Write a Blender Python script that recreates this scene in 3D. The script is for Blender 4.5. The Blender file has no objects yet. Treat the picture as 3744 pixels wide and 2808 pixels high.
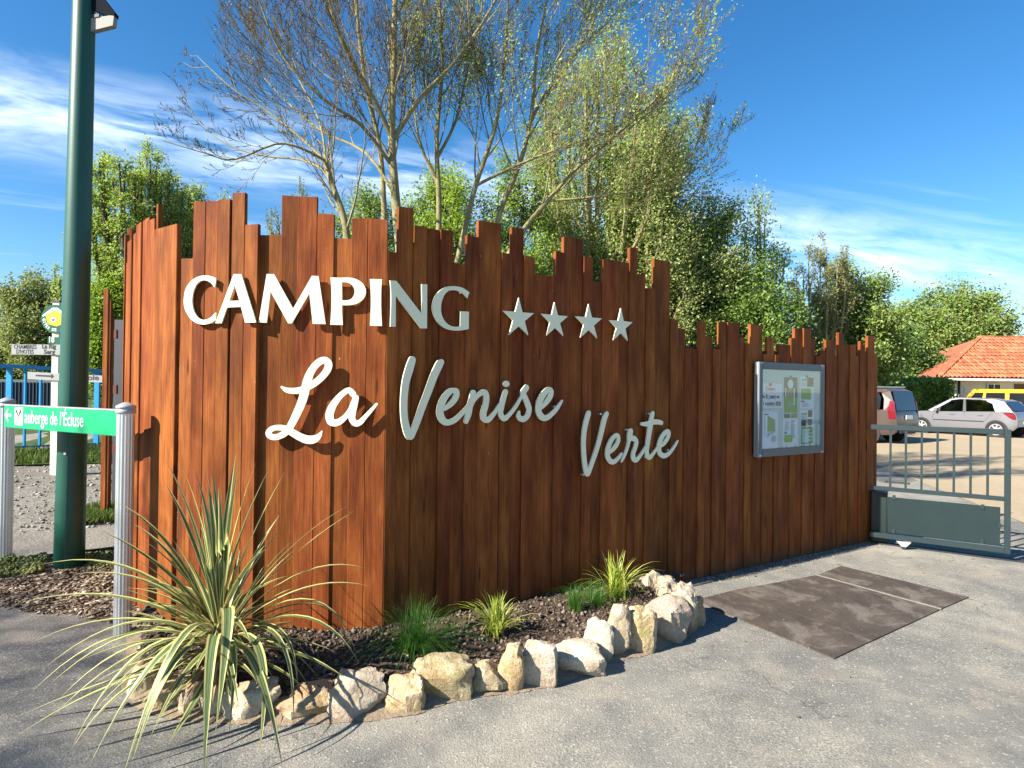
import bpy, bmesh, math, random
import numpy as np
from mathutils import Vector, Matrix, noise
from mathutils.geometry import tessellate_polygon

S = bpy.context.scene
COL = S.collection
R = math.radians

# ------------------------------------------------------------------ camera
CH, FPX, PITCH, ROLL = 1.65, 2251.0, R(0.37), R(0.70)
W_, H_ = 3744.0, 2808.0
fw = Vector((0, math.cos(PITCH), math.sin(PITCH)))
up0 = Vector((0, -math.sin(PITCH), math.cos(PITCH)))
rt0 = Vector((1, 0, 0))
rt = (rt0 * math.cos(ROLL) + up0 * math.sin(ROLL)).normalized()
upv = (up0 * math.cos(ROLL) - rt0 * math.sin(ROLL)).normalized()
cam_d = bpy.data.cameras.new('camera')
cam = bpy.data.objects.new('camera', cam_d)
COL.objects.link(cam)
m = Matrix.Identity(4)
for i in range(3):
    m[i][0] = rt[i]; m[i][1] = upv[i]; m[i][2] = -fw[i]
m[2][3] = CH
cam.matrix_world = m
cam_d.sensor_fit = 'HORIZONTAL'
cam_d.sensor_width = 36.0
cam_d.lens = 36.0 * FPX / W_
cam_d.clip_start = 0.05
cam_d.clip_end = 3000
S.camera = cam
S.render.resolution_x = 1024
S.render.resolution_y = 768

# ------------------------------------------------------------------ world, sun, exposure
SUN_EL, SUN_TO = R(34), Vector((-0.868, -0.497, 0)).normalized()
SUN_AZ = math.atan2(SUN_TO.x, SUN_TO.y)
S.view_settings.view_transform = 'Standard'
S.view_settings.look = 'None'
S.view_settings.exposure = 1.58
S.view_settings.gamma = 1.0
world = bpy.data.worlds.new('World')
S.world = world
world.use_nodes = True
sun_d = bpy.data.lights.new('sun', 'SUN')
sun_d.energy = 5.0
sun_d.angle = R(0.53)
sun_d.color = (1.0, 0.93, 0.82)
sun = bpy.data.objects.new('sun', sun_d)
COL.objects.link(sun)
sdir = Vector((SUN_TO.x * math.cos(SUN_EL), SUN_TO.y * math.cos(SUN_EL), math.sin(SUN_EL)))
sun.rotation_euler = sdir.to_track_quat('Z', 'Y').to_euler()
sun.location = (-10, -6, 12)


class NT:
    """small helper to write node trees as expressions"""
    def __init__(s, tree):
        s.t = tree; s.n = tree.nodes; s.l = tree.links
    def node(s, typ, ins=None, **kw):
        n = s.n.new(typ)
        for k, v in kw.items():
            setattr(n, k, v)
        for k, v in (ins or {}).items():
            s.put(n.inputs[k], v)
        return n
    def put(s, sock, v):
        if isinstance(v, bpy.types.NodeSocket):
            s.l.new(v, sock)
        elif v is not None:
            if isinstance(v, (tuple, list)) and len(v) == 3 and sock.type == 'RGBA':
                v = (*v, 1.0)
            sock.default_value = v
    def m(s, op, a, b=None, c=None, clamp=False):
        n = s.n.new('ShaderNodeMath'); n.operation = op; n.use_clamp = clamp
        s.put(n.inputs[0], a)
        if b is not None: s.put(n.inputs[1], b)
        if c is not None: s.put(n.inputs[2], c)
        return n.outputs[0]
    def noise(s, vec, scale, detail=4, rough=0.55, dist=0.0):
        n = s.node('ShaderNodeTexNoise', {'Scale': scale, 'Detail': detail, 'Roughness': rough, 'Distortion': dist})
        if vec is not None: s.put(n.inputs['Vector'], vec)
        return n.outputs['Fac']
    def ramp(s, fac, stops, interp='LINEAR'):
        n = s.n.new('ShaderNodeValToRGB'); s.put(n.inputs[0], fac)
        cr = n.color_ramp; cr.interpolation = interp
        while len(cr.elements) < len(stops): cr.elements.new(0.5)
        for e, (p, c) in zip(cr.elements, stops):
            e.position = p
            e.color = (c, c, c, 1) if not isinstance(c, (tuple, list)) else (*c, 1)
        return n.outputs[0]
    def mix(s, fac, a, b, mode='MIX'):
        n = s.n.new('ShaderNodeMix'); n.data_type = 'RGBA'; n.blend_type = mode
        s.put(n.inputs[0], fac); s.put(n.inputs[6], a); s.put(n.inputs[7], b)
        return n.outputs[2]
    def map(s, vec, scale=(1, 1, 1), loc=(0, 0, 0), rot=(0, 0, 0)):
        n = s.node('ShaderNodeMapping', {'Vector': vec, 'Scale': scale, 'Location': loc, 'Rotation': rot})
        return n.outputs[0]


def build_world():
    t = NT(world.node_tree)
    t.n.clear()
    sky = t.node('ShaderNodeTexSky', sky_type='NISHITA', sun_disc=False)
    sky.sun_elevation = SUN_EL
    sky.sun_rotation = SUN_AZ % (2 * math.pi)
    sky.altitude = 0
    sky.air_density = 1.0
    sky.dust_density = 0.3
    sky.ozone_density = 4.0
    tc = t.node('ShaderNodeTexCoord').outputs['Generated']
    sp = t.node('ShaderNodeSeparateXYZ', {0: tc})
    az = t.m('MULTIPLY', t.m('ARCTAN2', sp.outputs[0], sp.outputs[1]), 57.2958)
    el = t.m('MULTIPLY', t.m('ARCSINE', sp.outputs[2]), 57.2958)
    # cirrus band: a long streak falling towards the right
    ec = t.m('ADD', t.m('ADD', 17.4, t.m('MULTIPLY', az, -0.14)), t.m('MULTIPLY', t.m('MULTIPLY', az, az), -0.0026))
    off = t.m('SUBTRACT', el, ec)
    cv = t.node('ShaderNodeCombineXYZ', {0: az, 1: off, 2: 3.7}).outputs[0]
    n1 = t.noise(t.map(cv, (0.035, 0.20, 1), rot=(0, 0, R(14))), 1.0, 6, 0.62, 0.6)
    n2 = t.noise(t.map(cv, (0.13, 0.62, 1), rot=(0, 0, R(-24))), 1.0, 7, 0.6, 0.9)
    nn = t.m('ADD', t.m('MULTIPLY', n1, 0.5), t.m('MULTIPLY', n2, 0.5))
    band = t.m('SUBTRACT', 1.0, t.m('DIVIDE', t.m('ABSOLUTE', off), 4.5), clamp=True)
    band = t.m('POWER', band, 1.1)
    d1 = t.m('MULTIPLY', t.m('SUBTRACT', nn, 0.425), 5.0, clamp=True)
    c1 = t.m('MULTIPLY', band, d1)
    # thin low streaks
    n3 = t.noise(t.map(cv, (0.03, 0.55, 1), loc=(4, 2, 0)), 1.0, 5, 0.55, 0.4)
    c2 = t.m('MULTIPLY', t.m('SUBTRACT', n3, 0.55), 3.0, clamp=True)
    low = t.m('SUBTRACT', 1.0, t.m('DIVIDE', t.m('ABSOLUTE', t.m('SUBTRACT', el, 9.0)), 9.0), clamp=True)
    c2 = t.m('MULTIPLY', t.m('MULTIPLY', c2, low), 0.75)
    cc = t.m('MAXIMUM', c1, c2)
    cc = t.m('MULTIPLY', cc, 0.74, clamp=True)
    skyc = t.node('ShaderNodeHueSaturation', {'Color': sky.outputs[0], 'Hue': 0.4985, 'Saturation': 1.27, 'Value': 1.0}).outputs[0]
    colr = t.mix(cc, skyc, (8.2, 9.2, 10.4))
    bg = t.node('ShaderNodeBackground', {'Color': colr, 'Strength': 0.068})
    out = t.node('ShaderNodeOutputWorld', {'Surface': bg.outputs[0]})
build_world()

# ------------------------------------------------------------------ pixel -> world helpers (full-size photo pixels)
def ray(px, py):
    d = fw + rt * ((px - W_ / 2) / FPX) - upv * ((py - H_ / 2) / FPX)
    return d
CAM = Vector((0, 0, CH))
def at(px, py, Y):
    d = ray(px, py); return CAM + d * (Y / d.y)
def on_plane(px, py, p0, n):
    d = ray(px, py); t = (p0 - CAM).dot(n) / d.dot(n); return CAM + d * t
D = 1.6926                                   # overview picture -> full pixels
def sm(a, b, x):
    t = min(1, max(0, (x - a) / (b - a))); return t * t * (3 - 2 * t)
def gh(x, y):
    """height of the ground: flat on the right, climbing towards the canal bridge on the left"""
    mk = sm(-1.5, -2.8, x)
    v = 0.08 * ((-x - 2.0) + (y - 3.5))
    v = max(0.0, v)
    v = min(v, 0.85 + 0.1 * (1 - math.exp(-(max(v, .85) - .85))))
    return mk * v
def gnd(px, py, add=0.0):
    d = ray(px, py); t = 0.5; prev = t
    while t < 400:
        p = CAM + d * t
        if p.z < gh(p.x, p.y) + add:
            lo, hi = prev, t
            for _ in range(20):
                mid = (lo + hi) / 2; q = CAM + d * mid
                if q.z < gh(q.x, q.y) + add: hi = mid
                else: lo = mid
            return CAM + d * hi
        prev = t; t *= 1.03
    return CAM + d * t

# ------------------------------------------------------------------ object helpers
def tag(o, label=None, cat=None, group=None, kind=None):
    if label: o['label'] = label
    if cat: o['category'] = cat
    if group: o['group'] = group
    if kind: o['kind'] = kind
    return o
def thing(name, label, cat, loc=(0, 0, 0), rz=0, group=None):
    o = bpy.data.objects.new(name, None); COL.objects.link(o)
    o.empty_display_size = 0.2
    o.location = loc; o.rotation_euler = (0, 0, rz)
    return tag(o, label, cat, group)
def link(name, me, mat, parent=None, loc=None):
    """parent: pieces made in world space are brought into the parent's space"""
    o = bpy.data.objects.new(name, me); COL.objects.link(o)
    if mat and not me.materials: me.materials.append(mat)
    if loc is not None: o.location = loc
    if parent:
        o.parent = parent
        if loc is None:
            o.matrix_parent_inverse = parent_world(parent).inverted()
    return o
def parent_world(p):
    m = Matrix.LocRotScale(p.location, p.rotation_euler, p.scale)
    if p.parent: m = parent_world(p.parent) @ p.matrix_parent_inverse @ m
    return m
def mesh(name, verts, faces, smooth=False):
    me = bpy.data.meshes.new(name)
    me.from_pydata([tuple(v) for v in verts], [], faces)
    me.update()
    if smooth: me.polygons.foreach_set('use_smooth', [True] * len(me.polygons))
    return me
def fastmesh(name, V, F, smooth=False):
    """V (n,3), F (m,k) numpy"""
    V = np.asarray(V, dtype=np.float32); F = np.asarray(F, dtype=np.int32)
    me = bpy.data.meshes.new(name)
    me.vertices.add(len(V)); me.vertices.foreach_set('co', V.ravel())
    k = F.shape[1]
    me.loops.add(F.size); me.loops.foreach_set('vertex_index', F.ravel())
    me.polygons.add(len(F))
    me.polygons.foreach_set('loop_start', np.arange(0, F.size, k, dtype=np.int32))
    me.polygons.foreach_set('loop_total', np.full(len(F), k, dtype=np.int32))
    if smooth: me.polygons.foreach_set('use_smooth', np.ones(len(F), dtype=bool))
    me.update(calc_edges=True); me.validate()
    return me
class MB:
    def __init__(s): s.v = []; s.f = []
    def add(s, vs, fs):
        b = len(s.v); s.v += [Vector(v) for v in vs]; s.f += [tuple(b + i for i in f) for f in fs]
    def box(s, c, d, M=None):
        x, y, z = (k / 2 for k in d); c = Vector(c)
        vs = [Vector((i * x, j * y, k * z)) + c for i in (-1, 1) for j in (-1, 1) for k in (-1, 1)]
        if M: vs = [M @ v for v in vs]
        s.add(vs, [(0, 1, 3, 2), (4, 6, 7, 5), (0, 4, 5, 1), (2, 3, 7, 6), (0, 2, 6, 4), (1, 5, 7, 3)])
    def bar(s, a, b, w, h, upd=Vector((0, 0, 1))):
        """box from a to b, w across, h along 'up'"""
        a = Vector(a); b = Vector(b); d = (b - a).normalized()
        sd = d.cross(upd)
        if sd.length < 1e-4: sd = d.cross(Vector((0, 1, 0)))
        sd.normalize(); u = sd.cross(d).normalized()
        vs = []
        for p in (a, b):
            for i, j in ((-1, -1), (1, -1), (1, 1), (-1, 1)):
                vs.append(p + sd * (i * w / 2) + u * (j * h / 2))
        s.add(vs, [(0, 3, 2, 1), (4, 5, 6, 7), (0, 1, 5, 4), (1, 2, 6, 5), (2, 3, 7, 6), (3, 0, 4, 7)])
    def lathe(s, prof, n=20, axis_o=Vector((0, 0, 0)), M=None, flute=0.0, nfl=12):
        vs = []; fs = []
        for i, (r, z) in enumerate(prof):
            for k in range(n):
                a = 2 * math.pi * k / n
                rr = r * (1 - flute * (0.5 + 0.5 * math.cos(a * nfl)))
                v = Vector((rr * math.cos(a), rr * math.sin(a), z)) + axis_o
                vs.append(M @ v if M else v)
        for i in range(len(prof) - 1):
            for k in range(n):
                k2 = (k + 1) % n
                fs.append((i * n + k, i * n + k2, (i + 1) * n + k2, (i + 1) * n + k))
        if prof[0][0] > 1e-5: fs.append(tuple(range(n))[::-1])
        if prof[-1][0] > 1e-5: fs.append(tuple((len(prof) - 1) * n + k for k in range(n)))
        s.add(vs, fs)
    def build(s, name, mat, parent=None, smooth=False, loc=None):
        return link(name, mesh(name, s.v, s.f, smooth), mat, parent, loc)

def catmull(pts, per=5, closed=False):
    out = []; n = len(pts)
    rng_ = range(n if closed else n - 1)
    for i in rng_:
        if closed: p = [pts[(i + k) % n] for k in (-1, 0, 1, 2)]
        else: p = [pts[max(0, i - 1)], pts[i], pts[i + 1], pts[min(n - 1, i + 2)]]
        for s_ in range(per):
            t = s_ / per
            out.append([0.5 * ((2 * b) + (-a + c) * t + (2 * a - 5 * b + 4 * c - d) * t * t + (-a + 3 * b - 3 * c + d) * t ** 3)
                        for a, b, c, d in zip(*p)])
    if not closed: out.append(list(pts[-1]))
    return out

class Frame:
    """a plane in the world: u to the right, v up, n towards the viewer"""
    def __init__(s, o, u, v=Vector((0, 0, 1))):
        s.o = Vector(o); s.u = Vector(u).normalized(); s.v = Vector(v).normalized(); s.n = s.u.cross(s.v).normalized()
    def uv(s, px, py):
        p = on_plane(px, py, s.o, s.n) - s.o
        return (p.dot(s.u), p.dot(s.v))
    def p(s, u, v, w=0): return s.o + s.u * u + s.v * v + s.n * w
    def mat(s, u=0, v=0, w=0):
        m = Matrix.Identity(4); q = s.p(u, v, w)
        for i in range(3): m[i][0] = s.u[i]; m[i][1] = s.v[i]; m[i][2] = s.n[i]; m[i][3] = q[i]
        return m

def prism(fr, loops, thick, name='letter', w0=0.0):
    """filled outline (first loop outer, others holes) with thickness, in frame fr"""
    L3 = [[Vector((u, v, 0)) for u, v in lp] for lp in loops]
    tris = tessellate_polygon(L3)
    flat = [p for lp in loops for p in lp]
    n = len(flat)
    vs = [fr.p(u, v, w0 + thick) for u, v in flat] + [fr.p(u, v, w0) for u, v in flat]
    fs = []
    for t in tris:
        a, b, c = (Vector((*flat[i], 0)) for i in t)
        t = tuple(t) if (b - a).cross(c - a).z > 0 else tuple(t)[::-1]
        fs.append(t); fs.append(tuple(i + n for i in t[::-1]))
    b = 0
    for lp in loops:
        k = len(lp)
        for i in range(k):
            j = (i + 1) % k
            fs.append((b + i, b + j, n + b + j, n + b + i))
        b += k
    me = mesh(name, vs, fs)
    bm = bmesh.new(); bm.from_mesh(me); bmesh.ops.recalc_face_normals(bm, faces=bm.faces); bm.to_mesh(me); bm.free()
    return me

def text_mesh(s, size, bold=0.0, sx=1.0, extrude=0.0015, align='LEFT'):
    cu = bpy.data.curves.new('text', 'FONT'); cu.body = s; cu.size = size; cu.offset = bold; cu.extrude = extrude
    cu.align_x = align; cu.resolution_u = 3
    o = bpy.data.objects.new('tmp', cu); COL.objects.link(o)
    dg = bpy.context.evaluated_depsgraph_get()
    me = bpy.data.meshes.new_from_object(o.evaluated_get(dg))
    bpy.data.objects.remove(o)
    me.transform(Matrix.Diagonal((sx, 1, 1, 1)))
    me.name = 'text'
    return me
def put_text(s, size, fr, u, v, w, mat, parent, bold=0.0, sx=1.0, name='lettering', align='LEFT', width=None):
    me = text_mesh(s, size, bold, sx, 0.0008, align)
    if width:
        xs_ = [q.co.x for q in me.vertices]; lo = min(xs_)
        me.transform(Matrix.Translation((-lo, 0, 0))); me.transform(Matrix.Diagonal((width / (max(xs_) - lo), 1, 1, 1)))
    me.transform(fr.mat(u, v, w + 0.0008))
    return link(name, me, mat, parent)

# ------------------------------------------------------------------ materials
def mat(name, col=(0.5, 0.5, 0.5), rough=0.6, metal=0.0, spec=0.5, build=None, bump=None):
    m = bpy.data.materials.new(name); m.use_nodes = True
    t = NT(m.node_tree); b = t.n['Principled BSDF']
    b.inputs['Base Color'].default_value = (*col, 1)
    b.inputs['Roughness'].default_value = rough; b.inputs['Metallic'].default_value = metal
    b.inputs['Specular IOR Level'].default_value = spec
    if build: build(t, b)
    return m
def speckle(amount=0.15, scale=40, coord='Object', bump=0.0, bscale=None):
    """slight uneven tone and grain on a plain colour"""
    def f(t, b):
        c = b.inputs['Base Color'].default_value[:3]
        tc = t.node('ShaderNodeTexCoord').outputs[coord]
        n = t.noise(tc, scale, 5, 0.6); n2 = t.noise(tc, scale * 0.12, 3, 0.5)
        k = t.m('ADD', t.m('MULTIPLY', n, 0.5), t.m('MULTIPLY', n2, 0.5))
        col = t.ramp(k, [(0.3, tuple(x * (1 - amount) for x in c)), (0.7, tuple(min(1, x * (1 + amount)) for x in c))])
        t.put(b.inputs['Base Color'], col)
        if bump:
            bn = t.node('ShaderNodeBump', {'Height': t.noise(tc, bscale or scale, 4), 'Strength': bump, 'Distance': 0.01})
            t.put(b.inputs['Normal'], bn.outputs[0])
    return f

def wood_build(t, b):
    tc = t.node('ShaderNodeTexCoord').outputs['Object']
    oi = t.node('ShaderNodeObjectInfo').outputs['Random']
    offs = t.node('ShaderNodeCombineXYZ', {0: t.m('MULTIPLY', oi, 37.0), 1: t.m('MULTIPLY', oi, 11.0), 2: t.m('MULTIPLY', oi, 91.0)}).outputs[0]
    v = t.node('ShaderNodeVectorMath', {0: tc, 1: offs}, operation='ADD').outputs[0]
    warp = t.noise(t.map(v, (3, 3, 0.9)), 1.0, 3, 0.5)
    wv = t.node('ShaderNodeVectorMath', {0: v, 1: t.node('ShaderNodeCombineXYZ', {0: t.m('MULTIPLY', warp, 0.10), 1: 0, 2: 0}).outputs[0]}, operation='ADD').outputs[0]
    grain = t.noise(t.map(wv, (95, 95, 2.2)), 1.0, 5, 0.65)
    fine = t.noise(t.map(wv, (420, 420, 9)), 1.0, 3, 0.6)
    blot = t.noise(t.map(v, (7, 7, 1.6)), 1.0, 4, 0.6)
    saw = t.noise(t.map(v, (9, 9, 260), rot=(0, R(17), 0)), 1.0, 2, 0.5)
    g = t.m('ADD', t.m('MULTIPLY', grain, 0.32), t.m('ADD', t.m('MULTIPLY', fine, 0.16), t.m('MULTIPLY', blot, 0.52)))
    dark = (0.058, 0.0130, 0.0036); mid = (0.160, 0.042, 0.0100); lite = (0.36, 0.115, 0.027)
    base = t.ramp(g, [(0.33, dark), (0.48, mid), (0.68, lite)])
    hs = t.node('ShaderNodeHueSaturation', {'Color': base, 'Hue': t.m('ADD', 0.4945, t.m('MULTIPLY', oi, 0.012)),
                'Saturation': 1.0, 'Value': t.m('ADD', 0.84, t.m('MULTIPLY', t.m('FRACT', t.m('MULTIPLY', oi, 7.31)), 0.32))}).outputs[0]
    # knots
    vor = t.node('ShaderNodeTexVoronoi', {'Vector': t.map(v, (9, 0.001, 1.25)), 'Scale': 1.0}, feature='F1').outputs['Distance']
    kn = t.ramp(vor, [(0.045, 1.0), (0.10, 0.0)])
    kk = t.m('MULTIPLY', kn, 0.85)
    col = t.mix(kk, hs, (0.05, 0.011, 0.005))
    # tiny pale nicks and paint flecks
    fl = t.noise(t.map(v, (60, 60, 22)), 1.0, 2, 0.5)
    fk = t.ramp(fl, [(0.765, 0.0), (0.80, 0.55)])
    col = t.mix(fk, col, (0.55, 0.40, 0.28))
    # splashed dirt along the foot, with a ragged edge
    zz = t.node('ShaderNodeSeparateXYZ', {0: tc}).outputs[2]
    dz = t.m('ADD', t.m('MULTIPLY', zz, -4.2), t.m('MULTIPLY', t.noise(t.map(v, (14, 14, 9)), 1.0, 4, 0.65), 1.5))
    col = t.mix(t.ramp(dz, [(0.20, 0.0), (0.62, 0.42)]), col, (0.085, 0.060, 0.042))
    # paler sawn tops and vertical weather streaks
    ws = t.ramp(t.noise(t.map(v, (26, 26, 0.5)), 1.0, 3, 0.5), [(0.60, 0.0), (0.74, 0.35)])
    col = t.mix(ws, col, (0.045, 0.013, 0.006))
    t.put(b.inputs['Base Color'], col)
    h = t.m('ADD', t.m('MULTIPLY', grain, 0.6), t.m('ADD', t.m('MULTIPLY', fine, 0.5), t.m('MULTIPLY', saw, 0.35)))
    bn = t.node('ShaderNodeBump', {'Height': h, 'Strength': 0.55, 'Distance': 0.0035})
    t.put(b.inputs['Normal'], bn.outputs[0])
    t.put(b.inputs['Roughness'], t.m('ADD', 0.50, t.m('MULTIPLY', grain, 0.3)))
M_WOOD = mat('stained_wood', build=wood_build, spec=0.12)
M_WOODEND = mat('wood_rail', (0.10, 0.022, 0.010), 0.7, build=speckle(0.3, 60))

def asphalt_build(t, b):
    tc = t.node('ShaderNodeTexCoord').outputs['Object']
    big = t.noise(tc, 0.45, 6, 0.65, 0.6); mid = t.noise(tc, 2.6, 6, 0.7, 0.3)
    grit = t.noise(tc, 75, 3, 0.75); fine = t.noise(tc, 210, 2, 0.6)
    vor = t.node('ShaderNodeTexVoronoi', {'Vector': tc, 'Scale': 105.0}, feature='F1')
    k = t.m('ADD', t.m('MULTIPLY', big, 0.55), t.m('MULTIPLY', mid, 0.45))
    base = t.ramp(k, [(0.34, (0.105, 0.104, 0.098)), (0.46, (0.165, 0.160, 0.143)), (0.55, (0.23, 0.217, 0.183)), (0.68, (0.33, 0.305, 0.25))])
    sp = t.ramp(t.m('ADD', t.m('MULTIPLY', grit, 0.6), t.m('MULTIPLY', fine, 0.4)), [(0.36, 0.30), (0.48, 0.85), (0.56, 1.10), (0.64, 2.1)])
    sp = t.mix(t.ramp(t.noise(tc, 1.1, 3), [(0.35, 0.25), (0.6, 0.85)]), (1, 1, 1), sp)
    col = t.mix(1.0, base, sp, 'MULTIPLY')
    st = t.ramp(vor.outputs['Color'], [(0.80, 0.0), (0.90, 0.55)])
    col = t.mix(st, col, (0.42, 0.40, 0.34))
    dust = t.ramp(t.noise(tc, 1.7, 7, 0.75, 0.4), [(0.52, 0.0), (0.68, 0.6)])
    col = t.mix(dust, col, (0.29, 0.25, 0.19))
    spots = t.ramp(t.noise(tc, 6.5, 3, 0.5), [(0.70, 0.0), (0.76, 0.6)])
    col = t.mix(spots, col, (0.07, 0.068, 0.065))
    ck = t.node('ShaderNodeTexVoronoi', {'Vector': t.node('ShaderNodeVectorMath', {0: tc, 1: t.node('ShaderNodeTexNoise', {'Vector': tc, 'Scale': 2.5, 'Detail': 5.0}).outputs['Color']}, operation='ADD').outputs[0], 'Scale': 0.42}, feature='DISTANCE_TO_EDGE').outputs['Distance']
    ckm = t.m('MULTIPLY', t.ramp(ck, [(0.0, 0.75), (0.0045, 0.0)]), t.ramp(t.noise(tc, 0.9, 2), [(0.48, 0.0), (0.56, 1.0)]))
    col = t.mix(ckm, col, (0.05, 0.047, 0.043))
    t.put(b.inputs['Base Color'], col)
    h = t.m('ADD', t.m('MULTIPLY', grit, 1.0), t.m('ADD', t.m('MULTIPLY', vor.outputs['Distance'], 0.8), t.m('MULTIPLY', fine, 0.4)))
    bn = t.node('ShaderNodeBump', {'Height': h, 'Strength': 0.6, 'Distance': 0.005})
    t.put(b.inputs['Normal'], bn.outputs[0])
M_ASPH = mat('asphalt', rough=0.95, spec=0.25, build=asphalt_build)

def gravel_build(c1, c2, c3, s=14, patch=0.5):
    def f(t, b):
        tc = t.node('ShaderNodeTexCoord').outputs['Object']
        n = t.noise(tc, s, 5, 0.7); big = t.noise(tc, patch, 4, 0.6)
        k = t.m('ADD', t.m('MULTIPLY', n, 0.55), t.m('MULTIPLY', big, 0.45))
        t.put(b.inputs['Base Color'], t.ramp(k, [(0.3, c1), (0.5, c2), (0.7, c3)]))
        bn = t.node('ShaderNodeBump', {'Height': n, 'Strength': 0.7, 'Distance': 0.02})
        t.put(b.inputs['Normal'], bn.outputs[0])
    return f
M_LOT = mat('parking_gravel', rough=0.95, spec=0.2, build=gravel_build((0.26, 0.205, 0.135), (0.32, 0.255, 0.168), (0.37, 0.30, 0.205), 9, 0.35))
M_GRAV = mat('track_gravel', rough=0.95, spec=0.2, build=gravel_build((0.09, 0.08, 0.065), (0.17, 0.155, 0.13), (0.30, 0.28, 0.24), 22, 1.2))
M_KERB = mat('concrete', rough=0.9, spec=0.3, build=gravel_build((0.15, 0.13, 0.105), (0.20, 0.18, 0.15), (0.25, 0.225, 0.19), 30, 2.0))
M_MORT = mat('mortar', rough=0.95, spec=0.2, build=gravel_build((0.17, 0.125, 0.08), (0.24, 0.185, 0.125), (0.31, 0.25, 0.175), 60, 6))
M_SOIL = mat('soil', rough=1.0, spec=0.15, build=gravel_build((0.03, 0.021, 0.015), (0.065, 0.046, 0.034), (0.12, 0.088, 0.064), 45, 7))
M_MULCH = mat('bark_mulch', rough=1.0, spec=0.15, build=gravel_build((0.06, 0.044, 0.031), (0.13, 0.10, 0.072), (0.22, 0.175, 0.13), 55, 8))
M_TURF = mat('turf', rough=0.95, spec=0.2, build=gravel_build((0.025, 0.04, 0.010), (0.05, 0.08, 0.018), (0.09, 0.12, 0.03), 12, 1.5))

def island(cols, rough=0.6, trans=0.35, spec=0.3, name='leaf'):
    """colour varies from leaf to leaf; some light passes through"""
    def f(t, b):
        r = t.node('ShaderNodeNewGeometry').outputs['Random Per Island']
        n = len(cols)
        c = t.ramp(r, [(i / (n - 1), k) for i, k in enumerate(cols)])
        t.put(b.inputs['Base Color'], c)
        if trans > 0:
            tr = t.node('ShaderNodeBsdfTranslucent', {'Color': t.mix(1.0, c, (1.25, 1.3, 0.7), 'MULTIPLY')})
            mx = t.node('ShaderNodeMixShader', {0: trans, 1: b.outputs[0], 2: tr.outputs[0]})
            t.put(t.n['Material Output'].inputs['Surface'], mx.outputs[0])
    return mat(name, rough=rough, spec=spec, build=f)
M_CLOD = island([(0.045, 0.032, 0.023), (0.085, 0.062, 0.046), (0.13, 0.098, 0.073), (0.22, 0.17, 0.13)], 1.0, 0, 0.1, 'soil_clod')
M_CHIP = island([(0.09, 0.06, 0.04), (0.19, 0.14, 0.095), (0.32, 0.25, 0.175), (0.48, 0.41, 0.31)], 0.95, 0, 0.1, 'wood_chip')
M_STONE_S = island([(0.12, 0.11, 0.095), (0.22, 0.20, 0.175), (0.33, 0.31, 0.27), (0.46, 0.44, 0.40)], 0.9, 0, 0.2, 'gravel_stone')
M_GRASS = island([(0.030, 0.062, 0.010), (0.060, 0.105, 0.015), (0.10, 0.15, 0.025), (0.15, 0.17, 0.05)], 0.6, 0.3, 0.3, 'grass_blade')

def rock_build(t, b):
    tc = t.node('ShaderNodeTexCoord').outputs['Object']
    oi = t.node('ShaderNodeObjectInfo').outputs['Random']
    v = t.node('ShaderNodeVectorMath', {0: tc, 1: t.node('ShaderNodeCombineXYZ', {0: t.m('MULTIPLY', oi, 31.0), 1: t.m('MULTIPLY', oi, 7.0), 2: 0}).outputs[0]}, operation='ADD').outputs[0]
    a = t.noise(v, 9, 6, 0.65, 0.5); f = t.noise(v, 55, 5, 0.7); c = t.noise(v, 4, 3)
    k = t.m('ADD', t.m('MULTIPLY', a, 0.6), t.m('MULTIPLY', f, 0.4))
    col = t.ramp(k, [(0.30, (0.20, 0.135, 0.075)), (0.45, (0.37, 0.28, 0.175)), (0.58, (0.50, 0.42, 0.30)), (0.75, (0.58, 0.53, 0.44))])
    moss = t.m('MULTIPLY', t.ramp(t.noise(v, 6, 5, 0.7), [(0.55, 0.0), (0.68, 1.0)]), t.m('MULTIPLY', t.m('FRACT', t.m('MULTIPLY', oi, 5.7)), 0.6))
    col = t.mix(moss, col, (0.22, 0.23, 0.07))
    col = t.node('ShaderNodeHueSaturation', {'Color': col, 'Hue': t.m('ADD', 0.49, t.m('MULTIPLY', oi, 0.02)), 'Saturation': t.m('ADD', 0.75, t.m('MULTIPLY', t.m('FRACT', t.m('MULTIPLY', oi, 9.1)), 0.5)), 'Value': t.m('ADD', 0.78, t.m('MULTIPLY', t.m('FRACT', t.m('MULTIPLY', oi, 3.3)), 0.35))}).outputs[0]
    sp_z = t.node('ShaderNodeSeparateXYZ', {0: tc}).outputs[2]
    mud = t.m('MULTIPLY', t.ramp(t.m('ADD', t.m('MULTIPLY', sp_z, -5.0), t.m('MULTIPLY', a, 0.8)), [(0.55, 0.0), (1.0, 0.8)]), 1.0)
    col = t.mix(mud, col, (0.20, 0.14, 0.085))
    t.put(b.inputs['Base Color'], col)
    h = t.m('ADD', t.m('MULTIPLY', a, 1.0), t.m('MULTIPLY', f, 0.45))
    bn = t.node('ShaderNodeBump', {'Height': h, 'Strength': 0.9, 'Distance': 0.02})
    t.put(b.inputs['Normal'], bn.outputs[0])
M_ROCK = mat('limestone', rough=0.92, spec=0.2, build=rock_build)

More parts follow.
